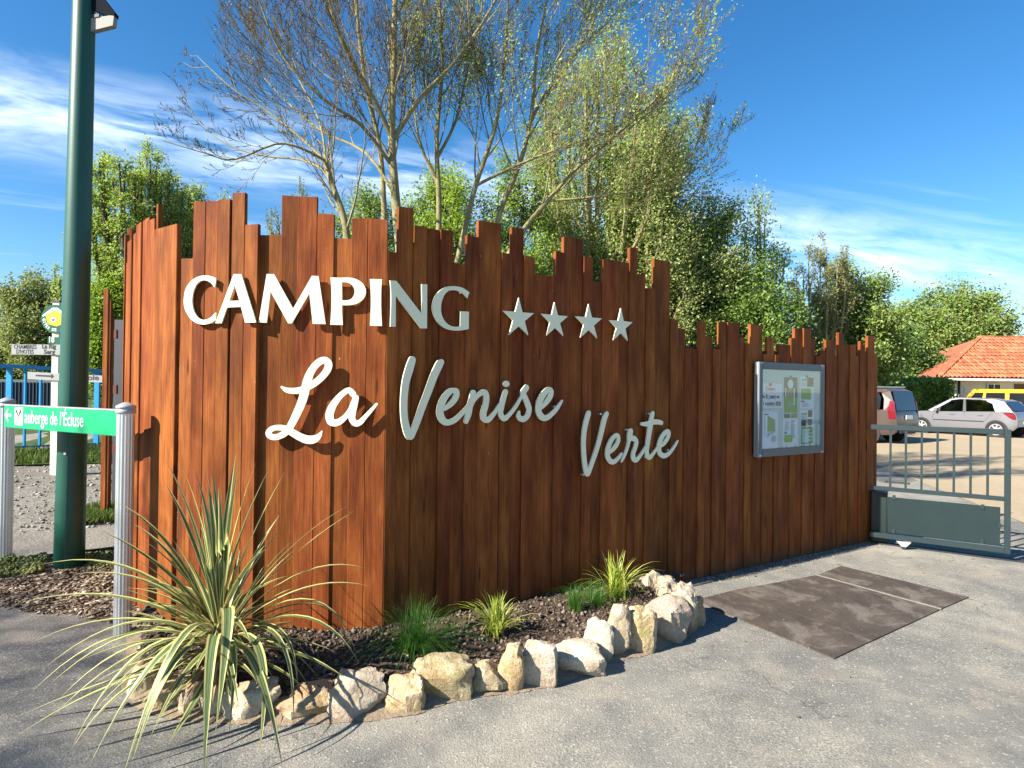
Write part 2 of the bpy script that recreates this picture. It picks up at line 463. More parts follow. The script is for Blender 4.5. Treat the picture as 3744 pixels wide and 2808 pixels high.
def rust_build(t, b):
    tc = t.node('ShaderNodeTexCoord').outputs['Object']
    a = t.noise(t.map(tc, (1, 1, 1)), 2.3, 6, 0.65, 0.8); g = t.noise(tc, 70, 3, 0.7); c = t.noise(t.map(tc, (1.6, 1.3, 1)), 2.0, 7, 0.75, 0.3)
    col = t.ramp(t.m('ADD', t.m('MULTIPLY', a, 0.7), t.m('MULTIPLY', g, 0.3)), [(0.3, (0.032, 0.024, 0.019)), (0.5, (0.060, 0.046, 0.036)), (0.68, (0.10, 0.076, 0.056))])
    dust = t.ramp(c, [(0.50, 0.0), (0.58, 0.45), (0.70, 0.8)])
    col = t.mix(dust, col, (0.17, 0.15, 0.125))
    fl = t.ramp(t.noise(tc, 28, 3, 0.6), [(0.70, 0.0), (0.74, 0.8)])
    col = t.mix(fl, col, (0.4, 0.38, 0.33))
    t.put(b.inputs['Base Color'], col)
    bn = t.node('ShaderNodeBump', {'Height': g, 'Strength': 0.35, 'Distance': 0.004})
    t.put(b.inputs['Normal'], bn.outputs[0])
M_RUST = mat('rusty_steel', rough=0.75, spec=0.4, build=rust_build)

M_LETTER = mat('letter_paint', (0.76, 0.74, 0.53), 0.45, build=speckle(0.05, 120, bump=0.08, bscale=300))
M_POLE = mat('green_pole_paint', (0.007, 0.070, 0.046), 0.42, build=speckle(0.14, 14, bump=0.12, bscale=180))
M_GATE = mat('gate_paint', (0.015, 0.028, 0.031), 0.4, build=speckle(0.16, 12))
M_GATEPANEL = mat('gate_panel_paint', (0.010, 0.022, 0.023), 0.35, build=speckle(0.2, 7))
M_ALU = mat('aluminium', (0.60, 0.62, 0.62), 0.38, 0.75, build=speckle(0.08, 50))
M_ALUPAINT = mat('grey_painted_aluminium', (0.30, 0.32, 0.33), 0.5, 0.2, build=speckle(0.06, 60))
M_DKALU = mat('dark_grey_aluminium', (0.10, 0.12, 0.135), 0.45, 0.3, build=speckle(0.06, 60))
M_SIGNG = mat('sign_green', (0.0, 0.33, 0.125), 0.4, build=speckle(0.05, 9))
M_WHITE = mat('white_print', (0.80, 0.80, 0.77), 0.5)
M_WHITEG = mat('cream_print', (0.62, 0.82, 0.66), 0.5)
M_BLACK = mat('black_print', (0.02, 0.02, 0.022), 0.6)
M_RED = mat('red_print', (0.55, 0.03, 0.02), 0.5)
M_ORANGE = mat('orange_print', (0.75, 0.14, 0.04), 0.5)
M_PAPER = mat('paper', (0.72, 0.74, 0.80), 0.8, build=speckle(0.04, 12))
M_BOARD = mat('notice_backing', (0.50, 0.54, 0.54), 0.7, build=speckle(0.06, 14))
M_PGREEN = mat('print_green', (0.18, 0.36, 0.06), 0.7, build=speckle(0.25, 60))
M_PBROWN = mat('print_brown', (0.12, 0.09, 0.06), 0.7, build=speckle(0.6, 45))
M_PGREY = mat('print_grey', (0.36, 0.39, 0.45), 0.7)
M_PTAN = mat('print_tan', (0.30, 0.25, 0.12), 0.7, build=speckle(0.4, 60))
M_BLUE = mat('blue_railing_paint', (0.02, 0.24, 0.48), 0.4, build=speckle(0.15, 20))
M_DKBLUE = mat('dark_blue_boards', (0.012, 0.030, 0.060), 0.5, build=speckle(0.35, 18))
M_CREAM = mat('cream_post_paint', (0.72, 0.68, 0.52), 0.5, build=speckle(0.08, 20))
M_SIGNW = mat('grey_white_sign', (0.30, 0.31, 0.30), 0.5, build=speckle(0.06, 20))
M_YEL = mat('yellow_enamel', (0.80, 0.52, 0.02), 0.4)
M_DGREEN = mat('dark_green_enamel', (0.01, 0.10, 0.05), 0.4)
M_RUBBER = mat('rubber', (0.015, 0.015, 0.016), 0.8, build=speckle(0.2, 30))
M_PLAST = mat('black_plastic', (0.02, 0.021, 0.023), 0.55, build=speckle(0.15, 40))
M_RIM = mat('alloy_rim', (0.62, 0.63, 0.64), 0.3, 0.6)
M_PANELG = mat('grey_panel', (0.045, 0.047, 0.056), 0.55, build=speckle(0.12, 9))

def glass(name, col=(1, 1, 1), alpha=0.12, rough=0.02):
    m = bpy.data.materials.new(name); m.use_nodes = True
    t = NT(m.node_tree); t.n.remove(t.n['Principled BSDF'])
    tr = t.node('ShaderNodeBsdfTransparent', {'Color': col})
    gl = t.node('ShaderNodeBsdfGlossy', {'Color': (1, 1, 1), 'Roughness': rough})
    fc = t.node('ShaderNodeLayerWeight', {'Blend': 0.5}).outputs['Facing']
    f2 = t.m('ADD', t.m('MULTIPLY', t.m('POWER', fc, 4.0), 0.55), alpha, clamp=True)
    mx = t.node('ShaderNodeMixShader', {0: f2, 1: tr.outputs[0], 2: gl.outputs[0]})
    t.put(t.n['Material Output'].inputs['Surface'], mx.outputs[0])
    return m
M_PANE = glass('case_glass', (0.90, 0.95, 0.95), 0.05)
M_CARGLASS = glass('car_glass', (0.30, 0.34, 0.33), 0.10)
M_DKGLASS = mat('dark_glass', (0.012, 0.015, 0.018), 0.08, spec=0.45)

def paint(name, col, metal=0.3, coat=0.35):
    def f(t, b):
        b.inputs['Coat Weight'].default_value = coat; b.inputs['Coat Roughness'].default_value = 0.08
        tc = t.node('ShaderNodeTexCoord').outputs['Object']
        n = t.noise(tc, 3, 4); 
        t.put(b.inputs['Base Color'], t.ramp(n, [(0.3, tuple(c * 0.93 for c in col)), (0.7, col)]))
        bn = t.node('ShaderNodeBump', {'Height': t.noise(tc, 1.2, 2), 'Strength': 0.15, 'Distance': 0.05})
        t.put(b.inputs['Normal'], bn.outputs[0])
    return mat(name, col, 0.38, metal, build=f)
M_SILVER = paint('silver_paint', (0.23, 0.23, 0.25), 0.5)
M_BRONZE = paint('bronze_paint', (0.065, 0.043, 0.035), 0.05)
M_YELLOW = paint('yellow_paint', (0.72, 0.36, 0.005), 0.0)
M_TAIL = mat('tail_light_red', (0.16, 0.006, 0.010), 0.2, spec=0.6)
M_HEAD = mat('headlight_lens', (0.7, 0.72, 0.75), 0.1, 0.3)
M_INT = mat('car_interior', (0.05, 0.05, 0.055), 0.9)

# =================================================================== LARGE STRUCTURE
# ---- ground sheet
def grid_patch(name, quad, nx, ny, mat_, dz=0.0, rough=0.0, rs=6.0, smooth=True, kind='structure', seed=0):
    """quad: four plan points (a,b,c,d); the sheet follows the ground height"""
    a, b, c, d = [Vector((q[0], q[1])) for q in quad]
    V = []; F = []
    for j in range(ny + 1):
        t = j / ny
        for i in range(nx + 1):
            s = i / nx
            p = (a * (1 - s) + b * s) * (1 - t) + (d * (1 - s) + c * s) * t
            z = gh(p.x, p.y) + dz
            if rough: z += rough * noise.fractal(Vector((p.x * rs, p.y * rs, seed)), 0.8, 2.1, 4)
            V.append((p.x, p.y, z))
    for j in range(ny):
        for i in range(nx):
            k = j * (nx + 1) + i
            F.append((k, k + 1, k + nx + 2, k + nx + 1))
    o = link(name, mesh(name, V, F, smooth), mat_)
    return tag(o, kind=kind)

def ground():
    xs = sorted(set([-900, -400, -200, -100, -60, -40] + [round(-30 + i * 1.0, 2) for i in range(18)] + [round(-12 + i * 0.35, 3) for i in range(36)] + [1, 3, 6, 12, 20, 40, 80, 160, 400, 900]))
    ys = sorted(set([-300, -60, -20, -8, -4] + [round(-2 + i * 0.35, 3) for i in range(50)] + [16, 18, 20, 24, 30, 40, 60, 100, 200, 500, 1500]))
    V = [(x, y, gh(x, y)) for y in ys for x in xs]; n = len(xs)
    F = [(j * n + i, j * n + i + 1, (j + 1) * n + i + 1, (j + 1) * n + i) for j in range(len(ys) - 1) for i in range(n - 1)]
    tag(link('ground', mesh('ground', V, F, True), M_ASPH), kind='structure')
ground()

def PX(x, y): return (x * D, y * D)                     # overview px -> full px
def g2(x, y, add=0.0):
    p = gnd(x * D, y * D, add); return p

# parking lot of pale gravel beyond the gate
a = g2(1890, 1003); b = g2(2300, 1165)
dirv = (b - a).normalized()
pa = a - dirv * 7; pb = b + dirv * 12
nrm = Vector((-dirv.y, dirv.x, 0))
if nrm.y < 0: nrm = -nrm
grid_patch('parking_gravel', [pa, pb, pb + Vector((60, 45, 0)), pa + Vector((-2, 60, 0))], 12, 12, M_LOT, 0.006)
# left side: concrete strip, gravel track, turf strip
L1 = g2(-150, 1236); L2 = g2(262, 1186)
K1 = g2(-150, 1180); K2 = g2(262, 1141)
G1 = g2(-150, 1012); G2_ = g2(262, 1004)
T1 = g2(-150, 980); T2 = g2(262, 972)
def ext(p, q, e0, e1):
    d = (q - p).normalized(); return p - d * e0, q + d * e1
k1, k2 = ext(K1, K2, 5, 2.2); l1, l2 = ext(L1, L2, 5, 1.8)
g1, g2e = ext(G1, G2_, 8, 4); t1, t2 = ext(T1, T2, 8, 5)
grid_patch('concrete_path', [l1, l2, k2, k1], 30, 4, M_KERB, 0.030)
grid_patch('gravel_track', [k1, k2, g2e, g1], 60, 40, M_GRAV, 0.010, 0.012, 3.0)
grid_patch('turf_strip', [g1, g2e, t2, t1], 50, 10, M_TURF, 0.022, 0.02, 4.0)
grid_patch('far_turf', [t1, t2, t2 + Vector((2, 60, 0)), t1 + Vector((-60, 60, 0))], 40, 40, M_TURF, 0.015, 0.03, 2.0)

# =================================================================== WOODEN FENCE
C0 = Vector((-0.80, 3.88, 0)); C9 = Vector((4.137, 6.91, 0))
def solve_corner():
    global C0, C9
    C0 = gnd(1397, 2371.5); C0.z = 0
    C9 = gnd(3212, 1972); C9.z = 0
solve_corner()
UR = (C9 - C0).normalized()
NR = UR.cross(Vector((0, 0, 1))).normalized()          # towards the camera
if NR.y > 0: NR = -NR
def plan_at(px, Z):
    p = at(px, 1404, Z); return Vector((p.x, p.y, 0))
LW = [C0, plan_at(954, 3.80 * C0.y / 3.88), plan_at(677, 3.86 * C0.y / 3.88), plan_at(592, 3.98 * C0.y / 3.88)]
ang = [38, 40, 43, 45, 46, 47, 50, 57, 66, 76, 86, 92]
for a_ in ang:
    q = LW[-1]; LW.append(q + Vector((-math.cos(R(a_)), math.sin(R(a_)), 0)) * 0.125)

fence = thing('wooden_fence', 'tall curved and angled fence of uneven reddish-brown stained planks carrying the camping lettering', 'fence', (C0.x, C0.y, 0))
rb = random.Random(5)
def plank(p0, p1, n, ztop, zbot=-0.03, off=0.0, th=0.030, name='plank'):
    """one plank between plan points p0 (left) and p1 (right); n points at the viewer"""
    u = (p1 - p0); w = u.length; u = u.normalized()
    c = (p0 + p1) / 2
    ch = 0.003
    sec = [(-w / 2, -th), (w / 2, -th), (w / 2, -ch), (w / 2 - ch, 0), (-w / 2 + ch, 0), (-w / 2, -ch)]
    V = []; F = []
    tilt = rb.uniform(-0.006, 0.006)
    for k, z in enumerate((zbot, ztop)):
        for s, d in sec:
            q = u * s + n * (d + off)
            V.append((q.x, q.y, z + (tilt * s / w if k else 0)))
    m_ = len(sec)
    for i in range(m_):
        j = (i + 1) % m_; F.append((i, j, m_ + j, m_ + i))
    F.append(tuple(range(m_))[::-1]); F.append(tuple(m_ + i for i in range(m_)))
    me = mesh(name, V, F)
    # planks keep their own axes so the grain runs along them
    rz = math.atan2(u.y, u.x)
    me.transform(Matrix.Rotation(-rz, 4, 'Z'))
    o = bpy.data.objects.new(name, me); me.materials.append(M_WOOD)
    COL.objects.link(o); o.parent = fence
    o.location = Vector((c.x, c.y, 0)) - Vector(fence.location)
    o.rotation_euler = (0, 0, rz)
    return o

right_top = [  # x left, x right, top y in the detail picture at (1350,700) scale 1.8433
    (105, 205, 408), (205, 300, 104), (300, 392, 233), (392, 480, 250), (480, 570, 262), (570, 657, 485), (657, 745, 302), (745, 895, 204),
    (895, 970, 418), (970, 1045, 243), (1045, 1118, 440), (1118, 1255, 562), (1255, 1322, 408), (1322, 1448, 312), (1448, 1512, 440),
    (1512, 1575, 608), (1575, 1693, 462), (1693, 1757, 476), (1757, 1812, 378), (1812, 1868, 556), (1868, 1930, 655), (1930, 2035, 462),
    (2035, 2088, 860), (2088, 2135, 925)]
boards = [(1350 + a / 1.8433, 1350 + b / 1.8433, 700 + c / 1.8433) for a, b, c in right_top]
low = [(250, 310, 410), (310, 372, 415), (372, 432, 180), (432, 492, 308), (492, 558, 418), (558, 618, 182), (618, 727, 188), (727, 775, 312), (775, 830, 368),
       (830, 928, 205), (928, 972, 460), (972, 1028, 313), (1028, 1070, 465), (1070, 1168, 378), (1168, 1212, 322), (1212, 1275, 237), (1275, 1342, 240),
       (1342, 1385, 332), (1385, 1430, 480), (1430, 1472, 428), (1472, 1550, 338), (1550, 1580, 500), (1580, 1622, 276), (1622, 1678, 378), (1678, 1732, 380),
       (1732, 1765, 480), (1765, 1794, 350), (1794, 1832, 436), (1832, 1892, 303), (1892, 1925, 465)]
boards += [(2400 + a / 2.3694, 2400 + b / 2.3694, 1100 + c / 2.3694) for a, b, c in low]
proud = False
for i, (xl, xr, yt) in enumerate(boards):
    A_ = on_plane(xl, yt, C0, NR); B_ = on_plane(xr, yt, C0, NR)
    z = (A_.z + B_.z) / 2
    A_.z = B_.z = 0
    proud = (i % 2 == 0)
    over = 0.004
    off = (0.0 if proud else -0.011) + rb.uniform(-0.003, 0.002)
    if i == 0: A_ = C0.copy()
    p0 = A_ - (UR * over if (not proud and i) else Vector((0, 0, 0))); p1 = B_ + (UR * over if not proud else Vector((0, 0, 0)))
    if proud: p0 = p0 + UR * 0.0022; p1 = p1 - UR * 0.0022
    plank(p0, p1, NR, z, off=off)

def left_hit(px, py, lo=0.0):
    """meet the left wing of the fence; returns plan point, normal, height"""
    d = ray(px, py); best = None
    for i in range(len(LW) - 1):
        p, q = LW[i], LW[i + 1]
        e = q - p
        n = Vector((e.y, -e.x, 0)).normalized()
        if n.dot(d) > 0: n = -n
        dn = d.dot(n)
        if abs(dn) < 1e-6: continue
        t = (p - CAM).dot(n) / dn
        h = CAM + d * t
        s = (Vector((h.x, h.y, 0)) - p).dot(e) / e.length_squared
        if -0.0005 <= s <= 1.0005 and (best is None or t < best[0]):
            best = (t, Vector((h.x, h.y, 0)), n, h.z)
    return best
left_b = [  # x left, x right, top y (detail picture at (350,650), scale 2.0109), proud amount
    (2005, 2122, 303, 0), (1883, 2003, 297, 0), (1755, 1883, 443, -.010), (1628, 1755, 266, 0), (1495, 1624, 140, .002), (1368, 1495, 133, .0), (1205, 1368, 420, -.006),
    (1113, 1210, 350, .024), (1018, 1112, 118, .020), (915, 1005, 168, .024), (825, 915, 176, .020), (735, 825, 182, .022), (638, 735, 595, .006), (455, 625, 366, .024)]
fl = 2.0109
for (xl, xr, yt, off) in left_b:
    a1 = left_hit(350 + xl / fl, 650 + yt / fl); b1 = left_hit(350 + xr / fl, 650 + yt / fl)
    if not a1 or not b1:
        if xr > 2100: b1 = (0, C0.copy(), a1[2], a1[3])
        else: continue
    p0, p1 = a1[1], b1[1]
    if xr > 2100: p1 = C0 + (C0 - LW[1]).normalized() * 0.0
    n = (p1 - p0).normalized().cross(Vector((0, 0, 1))); n = n if n.y < 0 else -n
    if off <= 0.006 and off != 0:
        dd = (p1 - p0).normalized() * 0.006; p0 = p0 - dd; p1 = p1 + dd
    plank(p0, p1, n, (a1[3] + b1[3]) / 2, off=off, zbot=gh(p0.x, p0.y) - 0.05)
# receding boards of the rounded end
tops = [195, 310, 303, 340, 405, 465, 620, 430, 520, 380, 560]
k = 3
start = left_hit(350 + 455 / fl, 650 + 366 / fl)
cur = 3
for j, yt in enumerate(tops):
    if cur + 1 >= len(LW): break
    p1, p0 = LW[cur], LW[cur + 1]
    if j == 0: p1 = start[1]
    n = (p1 - p0).normalized().cross(Vector((0, 0, 1)))
    if n.dot(Vector((-0.7, -0.7, 0))) < 0: n = -n
    c = (p0 + p1) / 2
    # height measured where the board stands
    xx = [463, 410, 362, 315, 272, 232, 215, 210, 208, 206, 205][j]
    dcam = ray(350 + xx / fl, 650 + yt / fl)
    z = CH + dcam.z * (c.y / dcam.y)
    plank(p0, p1, n, z, off=(0.012 if j % 2 else 0.0), zbot=gh(c.x, c.y) - 0.05)
    cur += 1
# nail heads, two rows on every plank
nv = MB()
for o in [q for q in fence.children if q.name.startswith('plank')]:
    zt = max(v.co.z for v in o.data.vertices); y0 = min(v.co.y for v in o.data.vertices)
    hw_ = max(v.co.x for v in o.data.vertices)
    M_ = Matrix.Translation(fence.location) @ Matrix.LocRotScale(o.location, o.rotation_euler, o.scale)
    fy = y0 if (M_.to_3x3() @ Vector((0, -1, 0))).dot(Vector((o.location.x + fence.location.x, o.location.y + fence.location.y, 0))) < 0 else max(v.co.y for v in o.data.vertices)
    sg = -1 if fy == y0 else 1
    for z in (0.45, 1.25, 2.0):
        for dx in (-0.5, 0.5):
            if rb.random() < 0.45: continue
            c = Vector((dx * hw_ + rb.uniform(-.004, .004), 0, z + rb.uniform(-.04, .04)))
            cy = sum(v.co.y for v in o.data.vertices) / len(o.data.vertices)
            nv.box((c.x, fy + sg * 0.0008, c.z), (0.0048, 0.0020, 0.0048), M_)
no = nv.build('nail_heads', mat('nail_steel', (0.16, 0.085, 0.05), 0.6, 0.1), fence); no['kind'] = 'stuff'
# rails and posts behind the planks
rl = MB()
for z in (0.45, 1.25, 2.0):
    mb = MB()
    o_ = -NR * 0.062
    mb.bar(C0 + UR * 0.05 + o_ + Vector((0, 0, z)), C9 - UR * 0.03 + o_ + Vector((0, 0, z)), 0.04, 0.07)
    mb.build('rail', M_WOODEND, fence)
    for i in range(0, 3):
        p, q = LW[i], LW[i + 1]
        nn_ = (p - q).normalized().cross(Vector((0, 0, 1))); nn_ = nn_ if nn_.y < 0 else -nn_
        mb = MB(); mb.bar(p - nn_ * 0.06 + Vector((0, 0, z)), q - nn_ * 0.06 + Vector((0, 0, z)), 0.04, 0.07); mb.build('rail', M_WOODEND, fence)
for t_ in (0.12, 1.5, 2.9, 4.3, (C9 - C0).length - 0.08):
    p = C0 + UR * t_ - NR * 0.125
    mb = MB(); mb.box((p.x, p.y, 0.95), (0.09, 0.09, 1.95)); mb.build('post', M_WOODEND, fence)

# =================================================================== LETTERING
def letter_poly(fr, loops_px, thick=0.012):
    """loops of (x,y[,'c']) full pixels; runs between corners are smoothed"""
    loops = []
    for lp in loops_px:
        n = len(lp); out = []
        cor = [i for i in range(n) if len(lp[i]) == 3]
        pts = [fr.uv(p[0], p[1]) for p in lp]
        if not cor:
            out = catmull(pts, 4, True)
        else:
            for ci, i in enumerate(cor):
                j = cor[(ci + 1) % len(cor)]
                seg = [i]
                k_ = i
                while True:
                    k_ = (k_ + 1) % n; seg.append(k_)
                    if k_ == j: break
                sp = [pts[q] for q in seg]
                if len(sp) == 2: out.append(sp[0])
                else: out += catmull(sp, 4)[:-1]
        loops.append([tuple(p) for p in out])
    return prism(fr, loops, thick)
def sc(pts, ox, oy, s): return [((ox + p[0] / s), (oy + p[1] / s)) + tuple(p[2:]) for p in pts]
c_ = 'c'
A5 = lambda p: sc(p, 660, 980, 5.53)
B5 = lambda p: sc(p, 1000, 980, 5.53)
C5 = lambda p: sc(p, 1380, 1000, 5.53)
glyphs = {
 'C': [A5([(738,215,c_),(640,172),(520,157),(400,175),(280,235),(180,340),(115,470),(92,620),(90,700),(105,810),(150,920),(225,1030),(330,1110),(440,1142),(540,1140),(640,1110),(725,1060,c_),(730,900,c_),(650,990),(560,1040),(470,1050),(390,1015),(320,930),(275,820),(258,690),(265,560),(295,440),(345,340),(410,275),(490,252),(570,268),(650,320),(702,392,c_),(716,390,c_)])],
 'A': [A5([(1095,130,c_),(1248,130,c_),(1540,1085,c_),(1535,1105,c_),(1325,1105,c_),(1245,790,c_),(960,800,c_),(850,1118,c_),(728,1120,c_)]), A5([(1118,350,c_),(1212,665,c_),(1002,670,c_)])],
 'M': [A5([(1752,128,c_),(1900,128,c_)]) + B5([(405,825,c_),(785,162,c_),(918,170,c_),(1060,1138,c_),(800,1132,c_),(732,515,c_),(380,1122,c_),(305,1122,c_)]) + A5([(1830,480,c_),(1755,1108,c_),(1590,1105,c_)])],
 'P': [B5([(1155,195,c_),(1350,202,c_),(1550,200),(1700,240),(1810,320),(1868,430),(1868,530),(1820,630),(1720,710),(1600,748),(1480,758),(1390,755,c_),(1392,900),(1408,1155,c_),(1152,1150,c_),(1170,900),(1178,640),(1170,350)]), B5([(1390,292,c_),(1500,300),(1590,350),(1640,440),(1635,540),(1585,620),(1500,655),(1390,655,c_)])],
 'I': [B5([(1950,228,c_),(2195,232,c_),(2182,450),(2180,800),(2197,1175,c_),(1952,1170,c_),(1970,800),(1968,500)])],
 'N': [C5([(240,143,c_),(370,153,c_),(890,830,c_),(885,500),(880,218,c_),(993,225,c_),(988,1112,c_),(868,1110,c_),(358,452,c_),(355,1078,c_),(250,1075,c_),(262,600),(258,300)])],
 'G': [C5([(1845,385,c_),(1720,300),(1600,268),(1500,260),(1380,275),(1260,340),(1160,450),(1105,590),(1100,720),(1130,850),(1200,980),(1310,1085),(1440,1140),(1580,1158),(1700,1150),(1830,1125,c_),(1835,775,c_),(1672,765,c_),(1665,1065,c_),(1580,1080),(1480,1065),(1390,1010),(1320,920),(1278,800),(1272,680),(1290,560),(1340,440),(1420,360),(1510,340),(1610,355),(1710,410),(1803,505,c_)])]}
uA = (C0 - LW[1]).normalized(); nA = uA.cross(Vector((0, 0, 1)))
uB = (LW[1] - LW[2]).normalized(); nB = uB.cross(Vector((0, 0, 1)))
STAND = 0.031
frA = Frame(C0 + nA * (STAND - 0.012), uA); frB = Frame(LW[1] + nB * (0.024 + 0.015), uB); frR = Frame(C0 + NR * 0.030, UR)
lett = thing('camping_lettering', 'flat pale capital letters spelling CAMPING across the bend of the plank fence', 'lettering', tuple(frA.p(-0.3, 2.05)))
def pegs(fr, pts, parent, depth):
    for px, py in pts:
        u, v = fr.uv(px, py)
        mb = MB(); mb.bar(fr.p(u, v, -depth), fr.p(u, v, 0.0), 0.014, 0.014); mb.build('spacer', M_ALU, parent)
for ch, fr in (('C', frB), ('A', frB), ('M', frA), ('P', frA), ('I', frA), ('N', frR), ('G', frR)):
    o = link('letter', letter_poly(fr, glyphs[ch]), M_LETTER, lett)
    o['label'] = 'pale flat capital letter ' + ch
pegs(frR, [(1380 + 1700 / 5.53, 1000 + 380 / 5.53), (1380 + 300 / 5.53, 1000 + 1000 / 5.53), (1380 + 1700 / 5.53, 1000 + 1110 / 5.53)], lett, 0.03)

def stroke(fr, pts, thick=0.012, w0=0.0, per=5, lift=0.0012):
    """ribbon letter with changing width; the face climbs a hair along the stroke so loops pass over themselves"""
    P = catmull(pts, per)
    n = len(P); L = []; Rr = []
    for i in range(n):
        a = P[max(0, i - 1)]; b = P[min(n - 1, i + 1)]
        dx, dy = b[0] - a[0], b[1] - a[1]; l = math.hypot(dx, dy) or 1
        nx, ny = -dy / l, dx / l
        r = max(P[i][2], 0.001)
        L.append((P[i][0] + nx * r, P[i][1] + ny * r)); Rr.append((P[i][0] - nx * r, P[i][1] - ny * r))
    V = []; F = []
    for i in range(n):
        w = w0 + thick + lift * i / n
        for q, ww in ((L[i], w), (Rr[i], w), (Rr[i], w0), (L[i], w0)):
            V.append(fr.p(q[0], q[1], ww))
    for i in range(n - 1):
        a, b = 4 * i, 4 * (i + 1)
        for k_ in range(4):
            k2 = (k_ + 1) % 4
            F.append((a + k_, a + k2, b + k2, b + k_))
    F.append((0, 3, 2, 1))
    # round caps
    for end in (0, n - 1):
        c = P[end]; nb = P[1] if end == 0 else P[n - 2]
        dx, dy = c[0] - nb[0], c[1] - nb[1]; a0 = math.atan2(dy, dx)
        w = w0 + thick + lift * end / n - 0.0003
        base = len(V); m_ = 8
        ring = [(c[0] + c[2] * math.cos(a0 + (k_ / m_ - 0.5) * math.pi), c[1] + c[2] * math.sin(a0 + (k_ / m_ - 0.5) * math.pi)) for k_ in range(m_ + 1)]
        for q in ring: V.append(fr.p(q[0], q[1], w))
        for q in ring: V.append(fr.p(q[0], q[1], w0))
        F.append(tuple(base + k_ for k_ in range(m_ + 1)))
        for k_ in range(m_): F.append((base + k_, base + k_ + 1, base + m_ + 2 + k_, base + m_ + 1 + k_))
    me = mesh('letter', V, F)
    return me
def stroke_px(fr, ox, oy, s, pts):
    out = []
    for x, y, r in pts:
        u, v = fr.uv(ox + x / s, oy + y / s)
        u2, _ = fr.uv(ox + (x + r) / s, oy + y / s); _, v2 = fr.uv(ox + x / s, oy + (y + r) / s)
        out.append((u, v, math.sqrt(abs((u2 - u) * (v2 - v)))))
    return out
script = thing('script_lettering', 'flat pale script letters spelling La Venise Verte on the plank fence below the capitals', 'lettering', tuple(frR.p(1.2, 1.5)))
def join_meshes(ms):
    bm = bmesh.new()
    for m_ in ms: bm.from_mesh(m_)
    out = bpy.data.meshes.new('letter'); bm.to_mesh(out); bm.free(); return out
frLa = Frame(C0 + nA * 0.031, uA)
def script_letter(ch, fr, o4, strokes, extra=None):
    ms = [stroke(fr, stroke_px(fr, *o4, s_), w0=0.0007 * i) for i, s_ in enumerate(strokes)]
    if extra: ms += extra
    o = link('letter', join_meshes(ms), M_LETTER, script)
    o['label'] = 'pale script letter ' + ch
Lz = (950, 1290, 4.809); Ez = (1440, 1290, 3.456); Fz = (2080, 1470, 5.027)
script_letter('L', frLa, Lz, [[(390,600,18),(480,655,44),(620,668,54),(750,645,58),(870,590,60),(1000,510,60),(1110,410,60),(1190,300,64),(1212,195,66),(1150,132,62),(1060,155,62),(970,235,62),(900,340,66),(850,460,72),(815,600,76),(780,750,76),(730,900,74),(650,1080,70),(560,1260,64),(470,1390,58),(370,1455,55),(260,1482,52),(180,1450,54),(165,1390,50),(230,1330,48),(340,1312,48),(460,1335,55),(570,1392,64),(700,1470,66),(830,1522,72),(950,1520,70),(1040,1465,48),(1098,1375,10)]])
script_letter('a', frLa, Lz, [[(1640,720,56),(1570,655,48),(1470,710,50),(1370,810,55),(1280,940,65),(1232,1080,72),(1250,1195,70),(1330,1230,62),(1430,1190,55),(1530,1095,45),(1600,990,42),(1650,880,50)],
    [(1690,790,54),(1660,920,60),(1630,1060,60),(1625,1160,58),(1685,1238,54),(1765,1220,50),(1860,1120,38),(1960,1010,32),(2055,900,22)]])
script_letter('V', frR, Ez, [[(225,90,46),(190,200,52),(142,380,48),(120,600,45),(124,800,45),(150,950,48),(192,1050,50),(230,1000,45),(290,860,42),(360,660,45),(430,480,46),(500,290,48),(565,150,48),(590,120,38)]])
script_letter('e', frR, Ez, [[(635,705,26),(720,640,34),(775,560,38),(785,490,34),(750,475,32),(700,490,35),(630,570,42),(585,680,45),(580,780,44),(620,860,42),(680,878,36),(760,850,32),(840,780,28),(920,690,22),(950,650,18)]])
script_letter('n', frR, Ez, [[(995,505,36),(975,580,34),(952,680,38),(930,780,40),(905,870,26)], [(965,690,18),(1010,590,24),(1080,515,32),(1140,500,34),(1160,560,38),(1150,660,38),(1125,760,38),(1132,830,38),(1180,845,34),(1240,790,26),(1300,700,22),(1325,650,16)]])
dot = []
u0, v0 = frR.uv(1440 + 1410 / 3.456, 1290 + 392 / 3.456)
dm = prism(frR, [[(u0 + 0.0265 * math.cos(k_ * math.pi / 10) * 1.0, v0 + 0.022 * math.sin(k_ * math.pi / 10)) for k_ in range(20)]], 0.012)
script_letter('i with its dot', frR, Ez, [[(1402,495,34),(1380,560,35),(1350,680,36),(1340,770,34),(1385,830,33),(1450,780,26),(1530,680,22),(1600,560,18)]], [dm])
script_letter('s', frR, Ez, [[(1665,440,36),(1625,510,38),(1655,580,34),(1682,650,36),(1700,720,33),(1675,800,33),(1620,840,33),(1568,805,30),(1572,745,15)]])
script_letter('e', frR, Ez, [[(1858,690,22),(1920,620,32),(1970,540,34),(1975,480,32),(1930,472,34),(1870,540,38),(1825,640,40),(1820,740,38),(1860,810,38),(1920,820,32),(2000,760,28),(2060,690,24),(2115,605,12)]])
script_letter('V', frR, Fz, [[(350,205,46),(312,330,48),(272,520,46),(256,750,44),(265,1000,44),(290,1200,45),(325,1315,48),(370,1230,42),(430,1060,42),(500,860,42),(560,650,44),(605,450,46),(645,290,46),(680,215,40)]])
script_letter('e', frR, Fz, [[(735,920,28),(810,850,38),(880,750,38),(895,660,36),(870,608,34),(810,640,38),(745,740,42),(700,880,45),(700,1000,44),(750,1085,44),(820,1092,38),(900,1020,30),(950,950,22)]])
